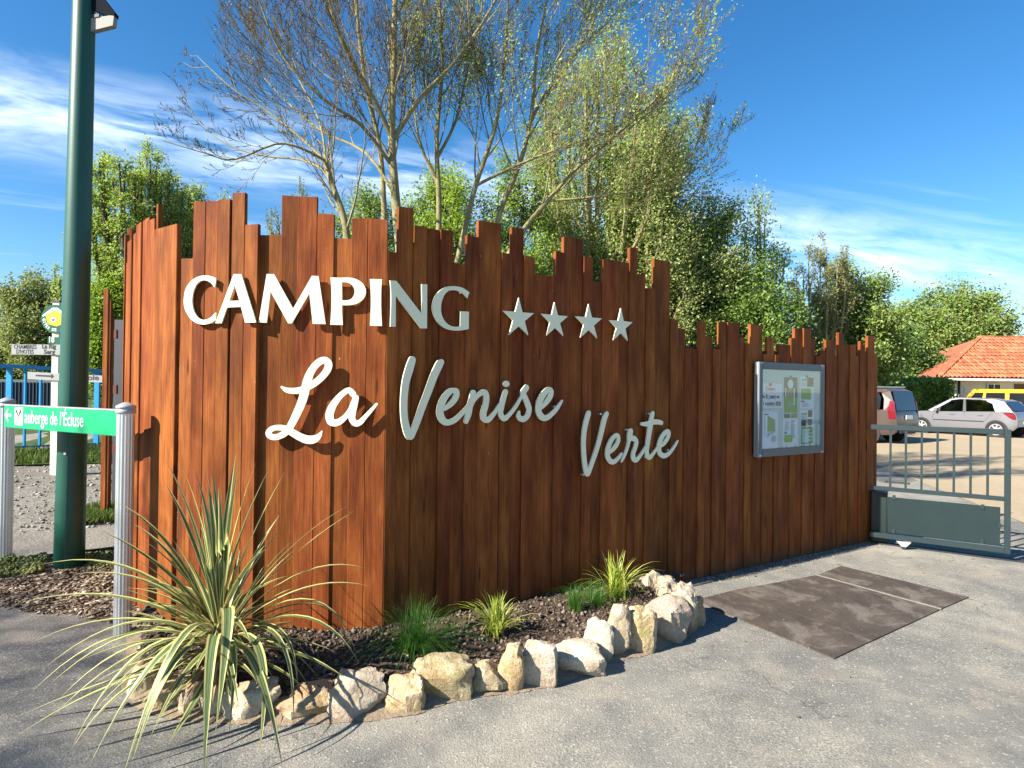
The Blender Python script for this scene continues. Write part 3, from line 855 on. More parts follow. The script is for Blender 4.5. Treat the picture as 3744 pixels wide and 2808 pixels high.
script_letter('r', frR, Fz, [[(955,1090,16),(1000,990,28),(1050,870,28),(1085,740,30),(1102,620,50),(1120,535,46)], [(1130,660,44),(1190,672,42),(1225,740,40),(1200,850,38),(1165,950,40),(1175,1040,44),(1225,1060,38),(1290,990,30),(1350,900,25),(1390,820,16)]])
script_letter('t', frR, Fz, [[(1527,205,34),(1500,330,44),(1475,480,48),(1450,640,44),(1430,780,42),(1415,900,40),(1430,990,42),(1475,1012,36),(1540,940,28),(1600,850,20)], [(1322,400,26),(1420,402,40),(1520,368,42),(1620,365,38),(1685,382,32)]])
script_letter('e', frR, Fz, [[(1680,815,18),(1740,750,34),(1800,660,36),(1822,570,36),(1790,538,36),(1720,600,38),(1665,710,42),(1640,850,44),(1660,940,42),(1720,985,40),(1800,960,34),(1880,880,26),(1940,790,22),(1985,712,14)]])
pegs(frR, [(2080 + 590 / 5.027, 1470 + 220 / 5.027), (2080 + 268 / 5.027, 1470 + 1335 / 5.027), (2080 + 1072 / 5.027, 1470 + 510 / 5.027), (2080 + 1478 / 5.027, 1470 + 215 / 5.027), (2080 + 1400 / 5.027, 1470 + 1015 / 5.027), (2080 + 1825 / 5.027, 1470 + 880 / 5.027), (1440 + 2035 / 3.456, 1290 + 680 / 3.456)], script, 0.03)

stars = [[(1003,718),(1105,822),(1067,970),(938,965),(898,805)], [(1243,748),(1333,842),(1303,975),(1192,970),(1155,825)],
         [(1473,760),(1562,857),(1530,990),(1418,985),(1385,842)], [(1690,788),(1768,882),(1737,1007),(1640,1002),(1613,868)]]
nm = ['first star after the word, the largest of the four pale stars on the fence', 'second pale star from the word, between the first and the third',
      'third pale star from the word, next to the last one', 'last and smallest of the four pale stars, farthest from the word']
for i, st in enumerate(stars):
    tips = [Vector(frR.uv(1350 + x / 1.8433, 700 + y / 1.8433)) for x, y in st]
    c = sum(tips, Vector((0, 0))) / 5
    lp = []
    for k_ in range(5):
        lp.append(tuple(tips[k_])); mid = (tips[k_] + tips[(k_ + 1) % 5]) / 2
        lp.append(tuple(c + (mid - c) * 0.472))
    t_ = thing('star', nm[i], 'star', tuple(frR.p(c.x, c.y)), group='four stars in a row on the fence')
    link('star_plate', prism(frR, [lp], 0.012), M_LETTER, t_)
    for dx, dy in ((-0.035, -0.055), (0.03, -0.05), (-0.02, 0.03)):
        mb = MB(); mb.bar(frR.p(c.x + dx, c.y + dy, -0.03), frR.p(c.x + dx, c.y + dy, 0), 0.012, 0.012); mb.build('spacer', M_ALU, t_)

# =================================================================== NOTICE CASE
def zc(x, y): return (2700 + x / 3.949, 1300 + y / 3.949)
CT = 0.055
frN = Frame(C0 + NR * (CT + 0.004), UR)
ua, va = frN.uv(*zc(283, 1500)); ub, vb = frN.uv(*zc(1248, 118)); _, vt = frN.uv(*zc(283, 105))
_, v_b = frN.uv(*zc(1248, 1375))
v0_, v1_ = (va + v_b) / 2, (vb + vt) / 2
case = thing('notice_case', 'grey aluminium glazed notice case mounted on the low end of the fence', 'notice board', tuple(frN.p((ua + ub) / 2, (v0_ + v1_) / 2, -CT)))
fwid = 0.062
def fbox(fr, u0, u1, v0, v1, w0, w1, name, mat_, parent, bev=0.0):
    mb = MB()
    vs = [fr.p(u, v, w) for u in (u0, u1) for v in (v0, v1) for w in (w0, w1)]
    mb.add(vs, [(0, 1, 3, 2), (4, 6, 7, 5), (0, 4, 5, 1), (2, 3, 7, 6), (0, 2, 6, 4), (1, 5, 7, 3)])
    me = mesh(name, mb.v, mb.f)
    bm = bmesh.new(); bm.from_mesh(me)
    if bev: bmesh.ops.bevel(bm, geom=bm.edges[:], offset=bev, segments=2, affect='EDGES')
    bmesh.ops.recalc_face_normals(bm, faces=bm.faces); bm.to_mesh(me); bm.free()
    return link(name, me, mat_, parent)
fbox(frN, ua, ub, v0_, v1_, -CT, -CT + 0.034, 'housing', M_ALUPAINT, case, 0.008)
fbox(frN, ua + 0.05, ub - 0.05, v0_ + 0.05, v1_ - 0.05, -CT + 0.0345, -CT + 0.038, 'backing', M_BOARD, case)
fbox(frN, ua, ua + fwid, v0_, v1_, -CT + 0.034, 0, 'frame_side', M_ALUPAINT, case, 0.005)
fbox(frN, ub - fwid * .9, ub, v0_, v1_, -CT + 0.034, 0, 'frame_side', M_ALUPAINT, case, 0.005)
fbox(frN, ua + fwid, ub - fwid * .9, v1_ - 0.068, v1_, -CT + 0.034, -0.001, 'frame_top', M_DKALU, case, 0.003)
fbox(frN, ua + fwid, ub - fwid * .9, v0_, v0_ + 0.075, -CT + 0.034, -0.001, 'frame_bottom', M_DKALU, case, 0.003)
fbox(frN, ua + 0.012, ua + fwid - 0.008, v0_ + 0.02, v1_ - 0.02, 0.0, 0.003, 'frame_inlay', M_DKALU, case)
fbox(frN, ub - fwid + 0.012, ub - 0.012, v0_ + 0.02, v1_ - 0.02, 0.0, 0.003, 'frame_inlay', M_DKALU, case)
fbox(frN, ua + fwid - 0.004, ub - fwid + 0.008, v0_ + 0.07, v1_ - 0.064, -0.0075, -0.0045, 'pane', M_PANE, case)
uk, vk = frN.uv(*zc(302, 1440))
mb = MB(); mb.lathe([(0.008, 0.0), (0.008, 0.006), (0.0, 0.006)], 10, M=frN.mat(uk, vk, 0.003)); mb.build('lock', M_ALU, case)
# sheets pinned inside, flush on the backing
frS = Frame(frN.p(0, 0, -CT + 0.0385), UR)
def sheet(z0, z1, label, items, group='paper sheets pinned inside the glazed notice case'):
    u0, v0 = frS.uv(*zc(*z0)); u1, v1 = frS.uv(*zc(*z1))
    s = thing('notice_sheet', label, 'poster', tuple(frS.p((u0 + u1) / 2, (v0 + v1) / 2)), group=group)
    fbox(frS, u0, u1, v1, v0, 0, 0.001, 'paper', M_PAPER, s)
    lay = 0.0014
    for it in items:
        kind, q0, q1, mt = it[:4]
        a0, b0 = frS.uv(*zc(*q0)) if q0 else (0, 0)
        if kind == 'r':
            a1, b1 = frS.uv(*zc(*q1)); fbox(frS, a0, a1, b1, b0, lay, lay + 0.0005, 'print_block', mt, s); lay += 0.0003
        elif kind == 'o':
            a1, b1 = frS.uv(*zc(*q1))
            cu_, cv_ = (a0 + a1) / 2, (b0 + b1) / 2
            link('print_oval', prism(frS, [[(cu_ + (a1 - a0) / 2 * math.cos(k_ * math.pi / 10), cv_ + (b0 - b1) / 2 * math.sin(k_ * math.pi / 10)) for k_ in range(20)]], 0.0005, w0=lay), mt, s); lay += 0.0003
        elif kind == 'p':
            lp = [frS.uv(*zc(*q)) for q in q1]
            link('print_shape', prism(frS, [lp], 0.0005, w0=lay), mt, s); lay += 0.0003
        elif kind == 't':
            put_text(q1[0], q1[1], frS, a0, b0, lay, mt, s, bold=q1[2] if len(q1) > 2 else 0, width=(frS.uv(*zc(q1[3], q0[1]))[0] - a0) if len(q1) > 3 else None)
    return s
def lines(x0, x1, y0, y1, n, mt, rs=1):
    r_ = random.Random(rs); out = []
    for i in range(n):
        y = y0 + (y1 - y0) * i / n
        xe = x0 + (x1 - x0) * r_.uniform(0.6, 1.0)
        out.append(('r', (x0, y), (xe, y + max(5, (y1 - y0) / n * 0.42)), mt))
    return out
sheet((326, 398), (630, 752), 'white sheet with opening dates in large dark words, top left in the case',
      [('p', 0, [(440, 398), (475, 388), (482, 430), (458, 445), (438, 430)], M_RED), ('t', (395, 502), ('Ouvert', 0.046, 0.0012, 522), M_ORANGE),
       ('t', (330, 612), ('du 31 mars au', 0.046, 0.0014, 588), M_BLACK), ('t', (334, 712), ('11 octobre 2023', 0.044, 0.0012, 612), M_BLACK),
       ('r', (388, 620), (535, 626), M_BLACK), ('r', (398, 722), (610, 728), M_BLACK)])
sheet((340, 805), (562, 1350), 'white site plan sheet with a striped green wedge, bottom left in the case',
      [('p', 0, [(420, 872), (455, 885), (528, 930), (530, 1075), (505, 1090), (415, 1100)], M_PGREEN)] +
      [('p', 0, [(430 + i * 26, 884 + i * 12), (441 + i * 26, 890 + i * 13), (441 + i * 24, 1092 - i * 2), (430 + i * 24, 1094 - i * 2)], M_PTAN) for i in range(4)] +
      [('p', 0, [(415, 1112), (530, 1085), (528, 1108), (440, 1150), (425, 1185), (410, 1180)], M_PGREY), ('r', (365, 842), (430, 858), M_DGREEN)] + lines(365, 385, 880, 1180, 16, M_PGREY, 4) + lines(475, 540, 1160, 1250, 7, M_PGREY, 5))
sheet((648, 300), (852, 905), 'tall photo poster with a pale oval badge over green, top middle in the case',
      [('r', (655, 308), (850, 600), M_PBROWN), ('r', (655, 600), (848, 825), M_PGREEN), ('o', (710, 345), (790, 480), M_PAPER), ('r', (735, 290), (775, 328), M_DGREEN), ('r', (705, 690), (790, 720), M_PGREY),
       ('r', (668, 470), (684, 600), M_PAPER), ('r', (795, 470), (808, 720), M_PAPER), ('r', (690, 480), (790, 596), M_PTAN), ('r', (655, 840), (740, 900), M_DGREEN), ('r', (755, 835), (845, 898), M_PTAN)])
sheet((640, 915), (850, 1325), 'white text sheet with a small bright green picture, bottom middle in the case',
      lines(668, 735, 945, 1085, 9, M_PGREY, 1) + lines(752, 815, 935, 1200, 17, M_PGREY, 2) + [('r', (658, 1152), (765, 1245), M_PGREEN), ('r', (658, 1102), (685, 1128), M_DGREEN), ('t', (675, 1322), ('V', 0.022, 0.001), M_BLACK), ('t', (805, 1320), ('&', 0.022, 0.001), M_BLACK)])
sheet((893, 300), (1085, 765), 'white leaflet with a dark photo and a green text panel, top right in the case',
      [('r', (908, 336), (988, 362), M_PGREEN), ('r', (990, 315), (1082, 450), M_PBROWN), ('r', (905, 475), (1045, 636), M_PGREEN), ('r', (900, 652), (955, 670), M_BLACK), ('r', (968, 285), (1000, 322), M_DGREEN)] + lines(908, 985, 375, 450, 6, M_PGREY, 3) + lines(908, 1040, 685, 750, 4, M_PGREY, 7))
sheet((890, 785), (1082, 1285), 'leaflet with small photos over a pale green list, bottom right in the case',
      [('r', (905, 830), (985, 858), M_PGREEN), ('r', (1003, 790), (1062, 886), M_PBROWN), ('r', (905, 928), (980, 1018), M_PBROWN), ('r', (993, 918), (1062, 1005), M_PTAN), ('r', (903, 1035), (1072, 1268), M_PGREEN)] + lines(912, 1064, 1062, 1262, 11, M_PAPER, 9) + lines(905, 985, 870, 915, 4, M_PGREY, 8))

# =================================================================== GREEN LAMP POLE
base = gnd(149 * D, 1228 * D)
base = Vector((base.x, base.y, gh(base.x, base.y)))
pole = thing('lamp_pole', 'thick dark green tapered metal pole standing behind the green direction sign', 'pole', tuple(base))
mb = MB(); n_ = 40
wpx = 72 * D / FPX * base.y / 2 * 0.80
prof = []
for i in range(14):
    t = i / 13; prof.append((wpx * (1 - 0.44 * t * 0.86), -0.1 + 6.6 * t))
mb.lathe(prof, 40)
for v in mb.v: v.x += 0.010 * v.z
o = mb.build('pole_shaft', M_POLE, pole, True, loc=(0, 0, 0))
mb = MB()
for q0, q1 in ((0.02, 2.2), (2.2, 5.8)): mb.bar((wpx * 0.35 * (1 - q0 * .07) + .01 * q0, -wpx * (1 - q0 * 0.073) * 0.925, q0), (wpx * 0.35 * (1 - q1 * .07) + .01 * q1, -wpx * (1 - q1 * 0.073) * 0.925, q1), 0.006, 0.006)
mb.build('weld_seam', M_POLE, pole, loc=(0, 0, 0))
mb = MB(); mb.lathe([(wpx * 1.35, -0.02), (wpx * 1.35, 0.012), (wpx * 1.02, 0.02)], 32); mb.build('base_flange', M_POLE, pole, loc=(0, 0, 0))
mb = MB(); mb.box((wpx * .3, -wpx * 0.96, 0.9), (0.018, 0.02, 0.018)); mb.build('bolt', M_ALU, pole, loc=(0, 0, 0))
frT = Frame(Vector((0, base.y, 0)), Vector((1, 0, 0)))
def tz(x, y): return (x / 1.5086, y / 1.5086)
lp = [frT.uv(*tz(*q)) for q in [(505, -40), (545, -45), (645, 82), (640, 98), (585, 92), (525, 60), (500, 30)]]
M_ARM = mat('dark_bracket', (0.006, 0.008, 0.014), 0.9, spec=0.1)
link('bracket_arm', prism(frT, [lp], 0.05, w0=-0.025), M_ARM, pole)
lp = [frT.uv(*tz(*q)) for q in [(505, 112), (640, 92), (633, 150), (505, 182)]]
link('lamp_housing', prism(frT, [lp], 0.045, w0=-0.02), mat('lamp_housing_paint', (0.22, 0.215, 0.19), 0.6), pole)
lp = [frT.uv(*tz(*q)) for q in [(505, 95), (560, 88), (560, 104), (505, 112)]]
link('bracket_brace', prism(frT, [lp], 0.06, w0=-0.03), M_PLAST, pole)

# =================================================================== GREEN DIRECTION SIGN ON TWO POSTS
pr = at(272 * D, 900 * D, 3.92); pl = at(14.5 * D, 900 * D, 4.72)
dsign = thing('direction_sign', 'bright green direction board with white arrow held between two ribbed aluminium posts', 'sign', (pr.x, pr.y, gh(pr.x, pr.y)))
for p, xo in ((pr, 0), (pl, 0)):
    zt = 1.505
    zg = gh(p.x, p.y)
    mb = MB(); rr = 0.051
    mb.lathe([(rr, zg - 0.1), (rr, zt - 0.045)], 96, Vector((p.x, p.y, 0)), flute=0.07, nfl=16)
    mb.build('post', M_ALU, dsign, False)
    mb = MB()
    mb.lathe([(rr * 1.08, zt - 0.046), (rr * 1.12, zt - 0.04), (rr * 1.12, zt - 0.022), (rr * 1.04, zt - 0.02), (rr * 1.04, zt - 0.016), (rr * 1.12, zt - 0.014), (rr * 1.12, zt), (rr * 0.9, zt + 0.008), (rr * 0.35, zt + 0.022), (0.0, zt + 0.026)], 32, Vector((p.x, p.y, 0)))
    mb.build('post_cap', M_ALUPAINT, dsign, True)
ud = Vector((pr.x - pl.x, pr.y - pl.y, 0)).normalized()
nd_ = Vector((ud.y, -ud.x, 0))
gl_ = Vector((pl.x, pl.y, 0)) + nd_ * 0.064
ud = (Vector((pr.x, pr.y, 0)) + nd_ * 0.012 - gl_).normalized()
frG = Frame(gl_, ud)
Ls = (Vector((pr.x, pr.y, 0)) - gl_).length
def gz(x, y): return (x / 4.2538, 1440 + y / 4.2538)
_, vtl = frG.uv(*gz(90, 160)); _, vbl = frG.uv(*gz(90, 488)); _, vtr = frG.uv(*gz(1810, 285)); _, vbr = frG.uv(*gz(1790, 690))
vt_, vb_ = (vtl + vtr) / 2, (vbl + vbr) / 2
u_l = frG.uv(*gz(92, 325))[0]; u_r = Ls - 0.058
fbox(frG, u_l, u_r, vb_, vt_, -0.012, 0.012, 'sign_board', M_SIGNG, dsign, 0.003)
fbox(frG, u_l, u_r, vt_, vt_ + 0.010, -0.014, 0.014, 'top_edge', M_ALUPAINT, dsign)
SW = 0.0125
def gtv(x, y): return frG.uv(*gz(x, y))
fit = (vt_ + vb_) / 2
aw = [(105, 325), (165, 210), (160, 250), (140, 305), (208, 312), (205, 355), (140, 348), (165, 410), (158, 445)]
link('arrow', prism(frG, [[gtv(*q) for q in aw]], 0.001, w0=SW), M_WHITEG, dsign)
a0, b0 = gtv(265, 210); a1, b1 = gtv(385, 490)
fbox(frG, a0, a1, b1, b0, SW, SW + 0.001, 'pictogram_panel', M_WHITE, dsign)
for q0, q1 in (((280, 228), (375, 238)), ((280, 455), (375, 468))):
    x0, y0 = gtv(*q0); x1, y1 = gtv(*q1); fbox(frG, x0, x1, y1, y0, SW + 0.0012, SW + 0.002, 'pictogram_bar', M_BLACK, dsign)
for k_, (q0, q1) in enumerate((((288, 262), (358, 440)), ((358, 262), (284, 432)))):
    m_ = stroke(frG, [gtv(*q0) + (0.009,), gtv((q0[0] * .75 + q1[0] * .25), (q0[1] * .75 + q1[1] * .25)) + (0.009,), gtv((q0[0] * .6 + q1[0] * .4), (q0[1] * .6 + q1[1] * .4)) + (0.0028,), gtv(*q1) + (0.0032,)], 0.0008, w0=SW + 0.0014 + 0.0006 * k_, lift=0.0002)
    link('fork_pictogram' if k_ else 'spoon_pictogram', m_, M_BLACK, dsign)
tu, tv = gtv(414, 445)
tu2, _ = gtv(1328, 540)
me = text_mesh("auberge de l\u2019\u00c9cluse", 0.134, 0.0006, 1.0, 0.0006)
xs_ = [v.co.x for v in me.vertices]; sx_ = (tu2 - tu) / (max(xs_) - min(xs_))
me.transform(Matrix.Translation((-min(xs_), 0, 0))); me.transform(Matrix.Diagonal((sx_, 1, 1, 1)))
me.transform(frG.mat(tu, tv - 0.002, SW + 0.0008)); link('lettering', me, M_WHITEG, dsign)

# =================================================================== FAR SIGNPOST, RAILING
def z1(x, y): return (x / 2.765, 900 + y / 2.765)
ZS = 7.2
pp = at(562 / 2.765, 1500, ZS)
gz_ = gh(pp.x, pp.y)
sp_ = thing('signpost', 'cream signpost with round yellow and green badge and grey boards behind the green pole', 'signpost', (pp.x, pp.y, gz_))
frF = Frame(Vector((pp.x, pp.y, 0)), Vector((1, 0, 0)))
_, vtop = frF.uv(*z1(562, 568))
mb = MB(); mb.box((pp.x, pp.y, (gz_ + vtop) / 2), (0.075, 0.05, vtop - gz_)); mb.build('post', M_CREAM, sp_)
mb = MB(); mb.box((pp.x, pp.y, vtop + 0.01), (0.095, 0.07, 0.02)); mb.build('post_cap', M_RUST, sp_)
def frect(x0, y0, x1, y1, name, mt, w0=0.03, w1=0.04, x0b=None):
    a0, b0 = frF.uv(*z1(x0, y0)); a1, b1 = frF.uv(*z1(x1, y1)); return fbox(frF, a0, a1, b1, b0, w0, w1, name, mt, sp_)
frect(145, 993, 905, 1105, 'sign_board', M_SIGNW)
cu_, cv_ = frF.uv(*z1(583, 738)); cr_ = 0.165
link('round_badge', prism(frF, [[(cu_ + cr_ * math.cos(k_ * math.pi / 16), cv_ + cr_ * math.sin(k_ * math.pi / 16)) for k_ in range(32)]], 0.01, w0=0.03), M_DGREEN, sp_)
link('badge_house', prism(frF, [[frF.uv(*z1(*q)) for q in [(485, 700), (590, 640), (690, 700), (660, 790), (600, 815), (510, 790)]]], 0.002, w0=0.0405), M_YEL, sp_)
link('badge_roof', prism(frF, [[frF.uv(*z1(*q)) for q in [(455, 705), (560, 628), (610, 628), (705, 700), (695, 715), (590, 650), (465, 718)]]], 0.002, w0=0.043), M_WHITE, sp_)
frect(540, 722, 592, 772, 'badge_window', M_WHITE, 0.0432, 0.0445); frect(556, 735, 580, 762, 'badge_heart', M_RED, 0.0448, 0.0455)
# letters of the badge on an arc
word = 'GITES DE FRANCE'
for i, chx in enumerate(word[:8]):
    if chx == ' ': continue
    an = R(186 + i * 12.5); rr_ = cr_ * 0.83
    me = text_mesh(chx, 0.045, 0.0012, 1, 0.0005, 'CENTER')
    me.transform(Matrix.Rotation(an + math.pi / 2, 4, 'Z'))
    me.transform(frF.mat(cu_ + rr_ * 1.05 * math.cos(an), cv_ + rr_ * 1.05 * math.sin(an), 0.0412)); link('lettering', me, M_WHITE, sp_)
frect(508, 920, 640, 990, 'number_plate', M_DGREEN, 0.03, 0.038)
def ftext(s, x, y, size, mt, x1_, w=0.0405, bold=0.0006):
    a0, b0 = frF.uv(*z1(x, y)); put_text(s, size, frF, a0, b0, w, mt, sp_, bold, width=frF.uv(*z1(x1_, y))[0] - a0)
ftext('18', 524, 975, 0.10, M_WHITE, 574, 0.0385, 0.001)
ftext('CHAMBRES', 168, 1038, 0.070, M_BLACK, 395); ftext("D'HOTES", 194, 1088, 0.070, M_BLACK, 366)
ftext('La Rig', 452, 1035, 0.074, M_BLACK, 592, bold=0.0022); ftext('Serg', 470, 1090, 0.072, M_BLACK, 582, bold=0.0022)
lpz = [frF.uv(*z1(*q)) for q in [(305, 1270), (1065, 1310), (1062, 1380), (305, 1345)]]
link('arrow_board', prism(frF, [lpz], 0.01, w0=0.03), M_SIGNW, sp_)
link('arrow', prism(frF, [[frF.uv(*z1(*q)) for q in [(388, 1300), (545, 1307), (545, 1290), (575, 1316), (545, 1340), (545, 1324), (388, 1315)]]], 0.0008, w0=0.0405), M_BLACK, sp_)
ftext('Rigole', 800, 1352, 0.088, M_BLACK, 1022, bold=0.0014)

ra = at(-60 * D, 900 * D, 7.75); rb_ = at(262 * D, 900 * D, 9.2)
rail = thing('blue_railing', 'bright blue metal bridge railing with upright bars behind the signpost', 'railing', ((ra.x + rb_.x) / 2, (ra.y + rb_.y) / 2, 0.7))
ra2 = Vector((ra.x, ra.y, 0)); rb2 = Vector((rb_.x, rb_.y, 0)); dr = (rb2 - ra2).normalized(); Lr = (rb2 - ra2).length
def rz_(z0, z1_, t): return z0 + (z1_ - z0) * t
for nm_, z0, z1_, w, h in (('top_rail', 1.865, 1.815, 0.07, 0.05), ('bottom_rail', 0.80, 0.765, 0.03, 0.025)):
    mb = MB(); mb.bar(ra2 + Vector((0, 0, z0)), rb2 + Vector((0, 0, z1_)), w, h); mb.build(nm_, M_BLUE, rail)
kk = 0; s_ = 0.03
while s_ < Lr:
    p = ra2 + dr * s_; t = s_ / Lr
    wide = kk % 6 == 2
    mb = MB(); mb.bar(p + Vector((0, 0, rz_(0.80, 0.765, t) - (0.12 if wide else 0))), p + Vector((0, 0, rz_(1.84, 1.79, t))), 0.07 if wide else 0.022, 0.03, Vector((0, 1, 0)))
    mb.build('post' if wide else 'bar', M_BLUE, rail)
    kk += 1; s_ += 0.172
# dark slatted screen beyond
scr = thing('slatted_screen', 'dark navy screen of close upright slats behind the blue railing', 'screen', tuple(at(60 * D, 900 * D, 11.0).xy) + (0.8,))
for i in range(26):
    p = at((-60 + i * 7.6) * D, 900 * D, 11.0 + i * 0.02)
    mb = MB(); mb.box((p.x, p.y, 1.2), (0.052, 0.02, 0.9)); mb.build('slat', M_DKBLUE, scr)
pa_ = at(-70 * D, 900 * D, 11.0); pb_ = at(142 * D, 900 * D, 11.55)
mb = MB(); mb.bar((pa_.x, pa_.y, 1.68), (pb_.x, pb_.y, 1.66), 0.06, 0.05); mb.build('top_rail', M_SIGNW, scr)

# rear fence end with grey panel
sf = thing('side_fence', 'narrow brown plank fence end with a dark grey panel, left of the rounded fence', 'fence', tuple(at(236 * D, 1000 * D, 6.0).xy) + (0.3,))
def sfb(x0, x1, yt, Z, mt, name, th=0.03, zb=0.2):
    a1 = at(x0, yt, Z); b1 = at(x1, yt, Z)
    mb = MB(); mb.box(((a1.x + b1.x) / 2, Z, (a1.z + zb) / 2), (b1.x - a1.x, th, a1.z - zb)); return mb.build(name, mt, sf)
sfb(1058 / 2.765, 1104 / 2.765, 900 + 435 / 2.765, 6.0, M_WOOD, 'plank'); sfb(1100 / 2.765, 1132 / 2.765, 900 + 548 / 2.765, 6.06, M_WOOD, 'plank')
sfb(1130 / 2.765, 1144 / 2.765, 900 + 690 / 2.765, 6.12, M_WOOD, 'plank'); sfb(1168 / 2.765, 1260 / 2.765, 900 + 745 / 2.765, 6.3, M_PANELG, 'grey_panel')
for yy in (890, 1450, 2050):
    a1 = at(1130 / 2.765, 900 + yy / 2.765, 6.2); b1 = at(1185 / 2.765, 900 + yy / 2.765, 6.2)
    mb = MB(); mb.bar(a1, b1, 0.03, 0.09); mb.build('rail', M_WOODEND, sf)

# =================================================================== GATE
def z8(x, y): return (3150 + x / 1.7458, 1150 + y / 1.7458)
gP = gnd(1952 * D, 1186 * D); gQ = gnd(2181 * D, 1216 * D)
gu = (gQ - gP).normalized(); gu.z = 0; gu.normalize()
frE = Frame(Vector((gP.x, gP.y, 0)), gu)
gate = thing('sliding_gate', 'dark grey-green metal gate with seven bars over a solid panel at the fence end', 'gate', tuple(gP))
def ev(x, y): return frE.uv(*z8(x, y))
uL = ev(60, 715)[0]; uR = ev(955, 760)[0]
ztop = ev(935, 737)[1]; zmid = ev(600, 1150)[1]; zbt = ev(600, 1455)[1]
ztop = (ztop + ev(130, 700)[1]) / 2
b_ = 0.052
fbox(frE, uL, uR - 0.055, ztop - b_, ztop, -0.02, 0.02, 'top_rail', M_GATE, gate, 0.003)
us = ev(912, 1000)[0]
fbox(frE, us, uR, ev(935, 1527)[1], ztop, -0.024, 0.024, 'stile', M_GATE, gate, 0.003)
fbox(frE, uL, us, zmid - 0.021, zmid + 0.021, -0.019, 0.019, 'middle_rail', M_GATE, gate, 0.003)
zb_ = (ev(170, 1415)[1] + ev(900, 1500)[1]) / 2
fbox(frE, uL, us, zb_ - 0.028, zb_ + 0.024, -0.026, 0.026, 'bottom_rail', M_GATE, gate, 0.003)
for x in (185, 283, 384, 485, 590, 697, 806):
    u = ev(x, 900)[0]
    fbox(frE, u - 0.0105, u + 0.0105, zmid + 0.021, ztop - b_, -0.0105, 0.0105, 'bar', M_GATE, gate)
pt = (ev(200, 1160)[1] + ev(880, 1235)[1]) / 2; pb__ = (ev(180, 1400)[1] + ev(880, 1462)[1]) / 2
fbox(frE, ev(168, 1200)[0], ev(885, 1300)[0], pb__, pt, 0.004, 0.010, 'lower_panel', M_GATEPANEL, gate)
for x, y in ((208, 1165), (772, 1225), (205, 1380), (768, 1448), (880, 1345)):
    u, v = ev(x, y); fbox(frE, u - 0.014, u + 0.014, v - 0.022, v + 0.022, 0.010, 0.022, 'clip', M_GATE, gate)
u, v = ev(890, 1347); fbox(frE, u - 0.03, u + 0.05, v - 0.008, v + 0.008, 0.0, 0.01, 'panel_bracket', M_GATE, gate)
u0, v0 = ev(222, 1440); u1, v1 = ev(318, 1492)
link('caster_bracket', prism(frE, [[(u0, v0), (u1, v0), (u0 + (u1 - u0) * .66, v1 + 0.012), (u0 + (u1 - u0) * .36, v1 + 0.012)]], 0.012, w0=0.028), M_ALU, gate)
mb = MB(); mb.lathe([(0.028, -0.012), (0.028, 0.012)], 16, M=frE.mat((u0 + u1) / 2, 0.03, 0.02)); mb.build('caster_wheel', M_RUBBER, gate)
# black strips as shadow under the gate, and cable box at the fence foot
tr = thing('gate_shadow_strips', 'low black steel guide track lying on the ground under the gate', 'track', tuple(gP))
fbox(frE, uL, uR + 0.9, 0.0, 0.014, -0.12, -0.07, 'shadow_strip', M_PLAST, tr)
fbox(frE, uL, uR + 0.9, 0.0, 0.010, -0.20, -0.17, 'shadow_strip', M_PLAST, tr)
bx_ = thing('gate_motor_box', 'dark green metal box half hidden behind the end plank of the fence', 'cabinet', tuple(frE.p(uL + 0.05, 0.0, -0.2)))
ub_, _ = ev(60, 1200); ue_, _ = ev(160, 1200)
M_BOX = mat('dark_box_paint', (0.004, 0.014, 0.012), 0.5, build=speckle(0.3, 10))
fbox(frE, ub_, ue_, 0.02, ev(140, 1150)[1], -0.34, -0.10, 'box_body', M_BOX, bx_, 0.006)
fbox(frE, ub_, ue_ + 0.006, ev(140, 1150)[1], ev(140, 1150)[1] + 0.012, -0.35, -0.09, 'box_lid', M_BOX, bx_, 0.003)

da = gnd(3236, 1762); db = gnd(3325, 1770)
dg = thing('drain_grate', 'narrow rusty drain grate lying flat in the car park seen through the gate bars', 'drain', tuple(da))
mb = MB(); mb.bar(da + Vector((0, 0, 0.008)), db + Vector((0, 0, 0.008)), 0.16, 0.012); mb.build('frame', M_PLAST, dg)
for i in range(9):
    p = da.lerp(db, (i + .5) / 9); e = (db - da).normalized(); q = Vector((-e.y, e.x, 0)) * 0.06
    mb = MB(); mb.bar(p - q + Vector((0, 0, 0.016)), p + q + Vector((0, 0, 0.016)), 0.03, 0.008); mb.build('slat', M_RUST, dg)
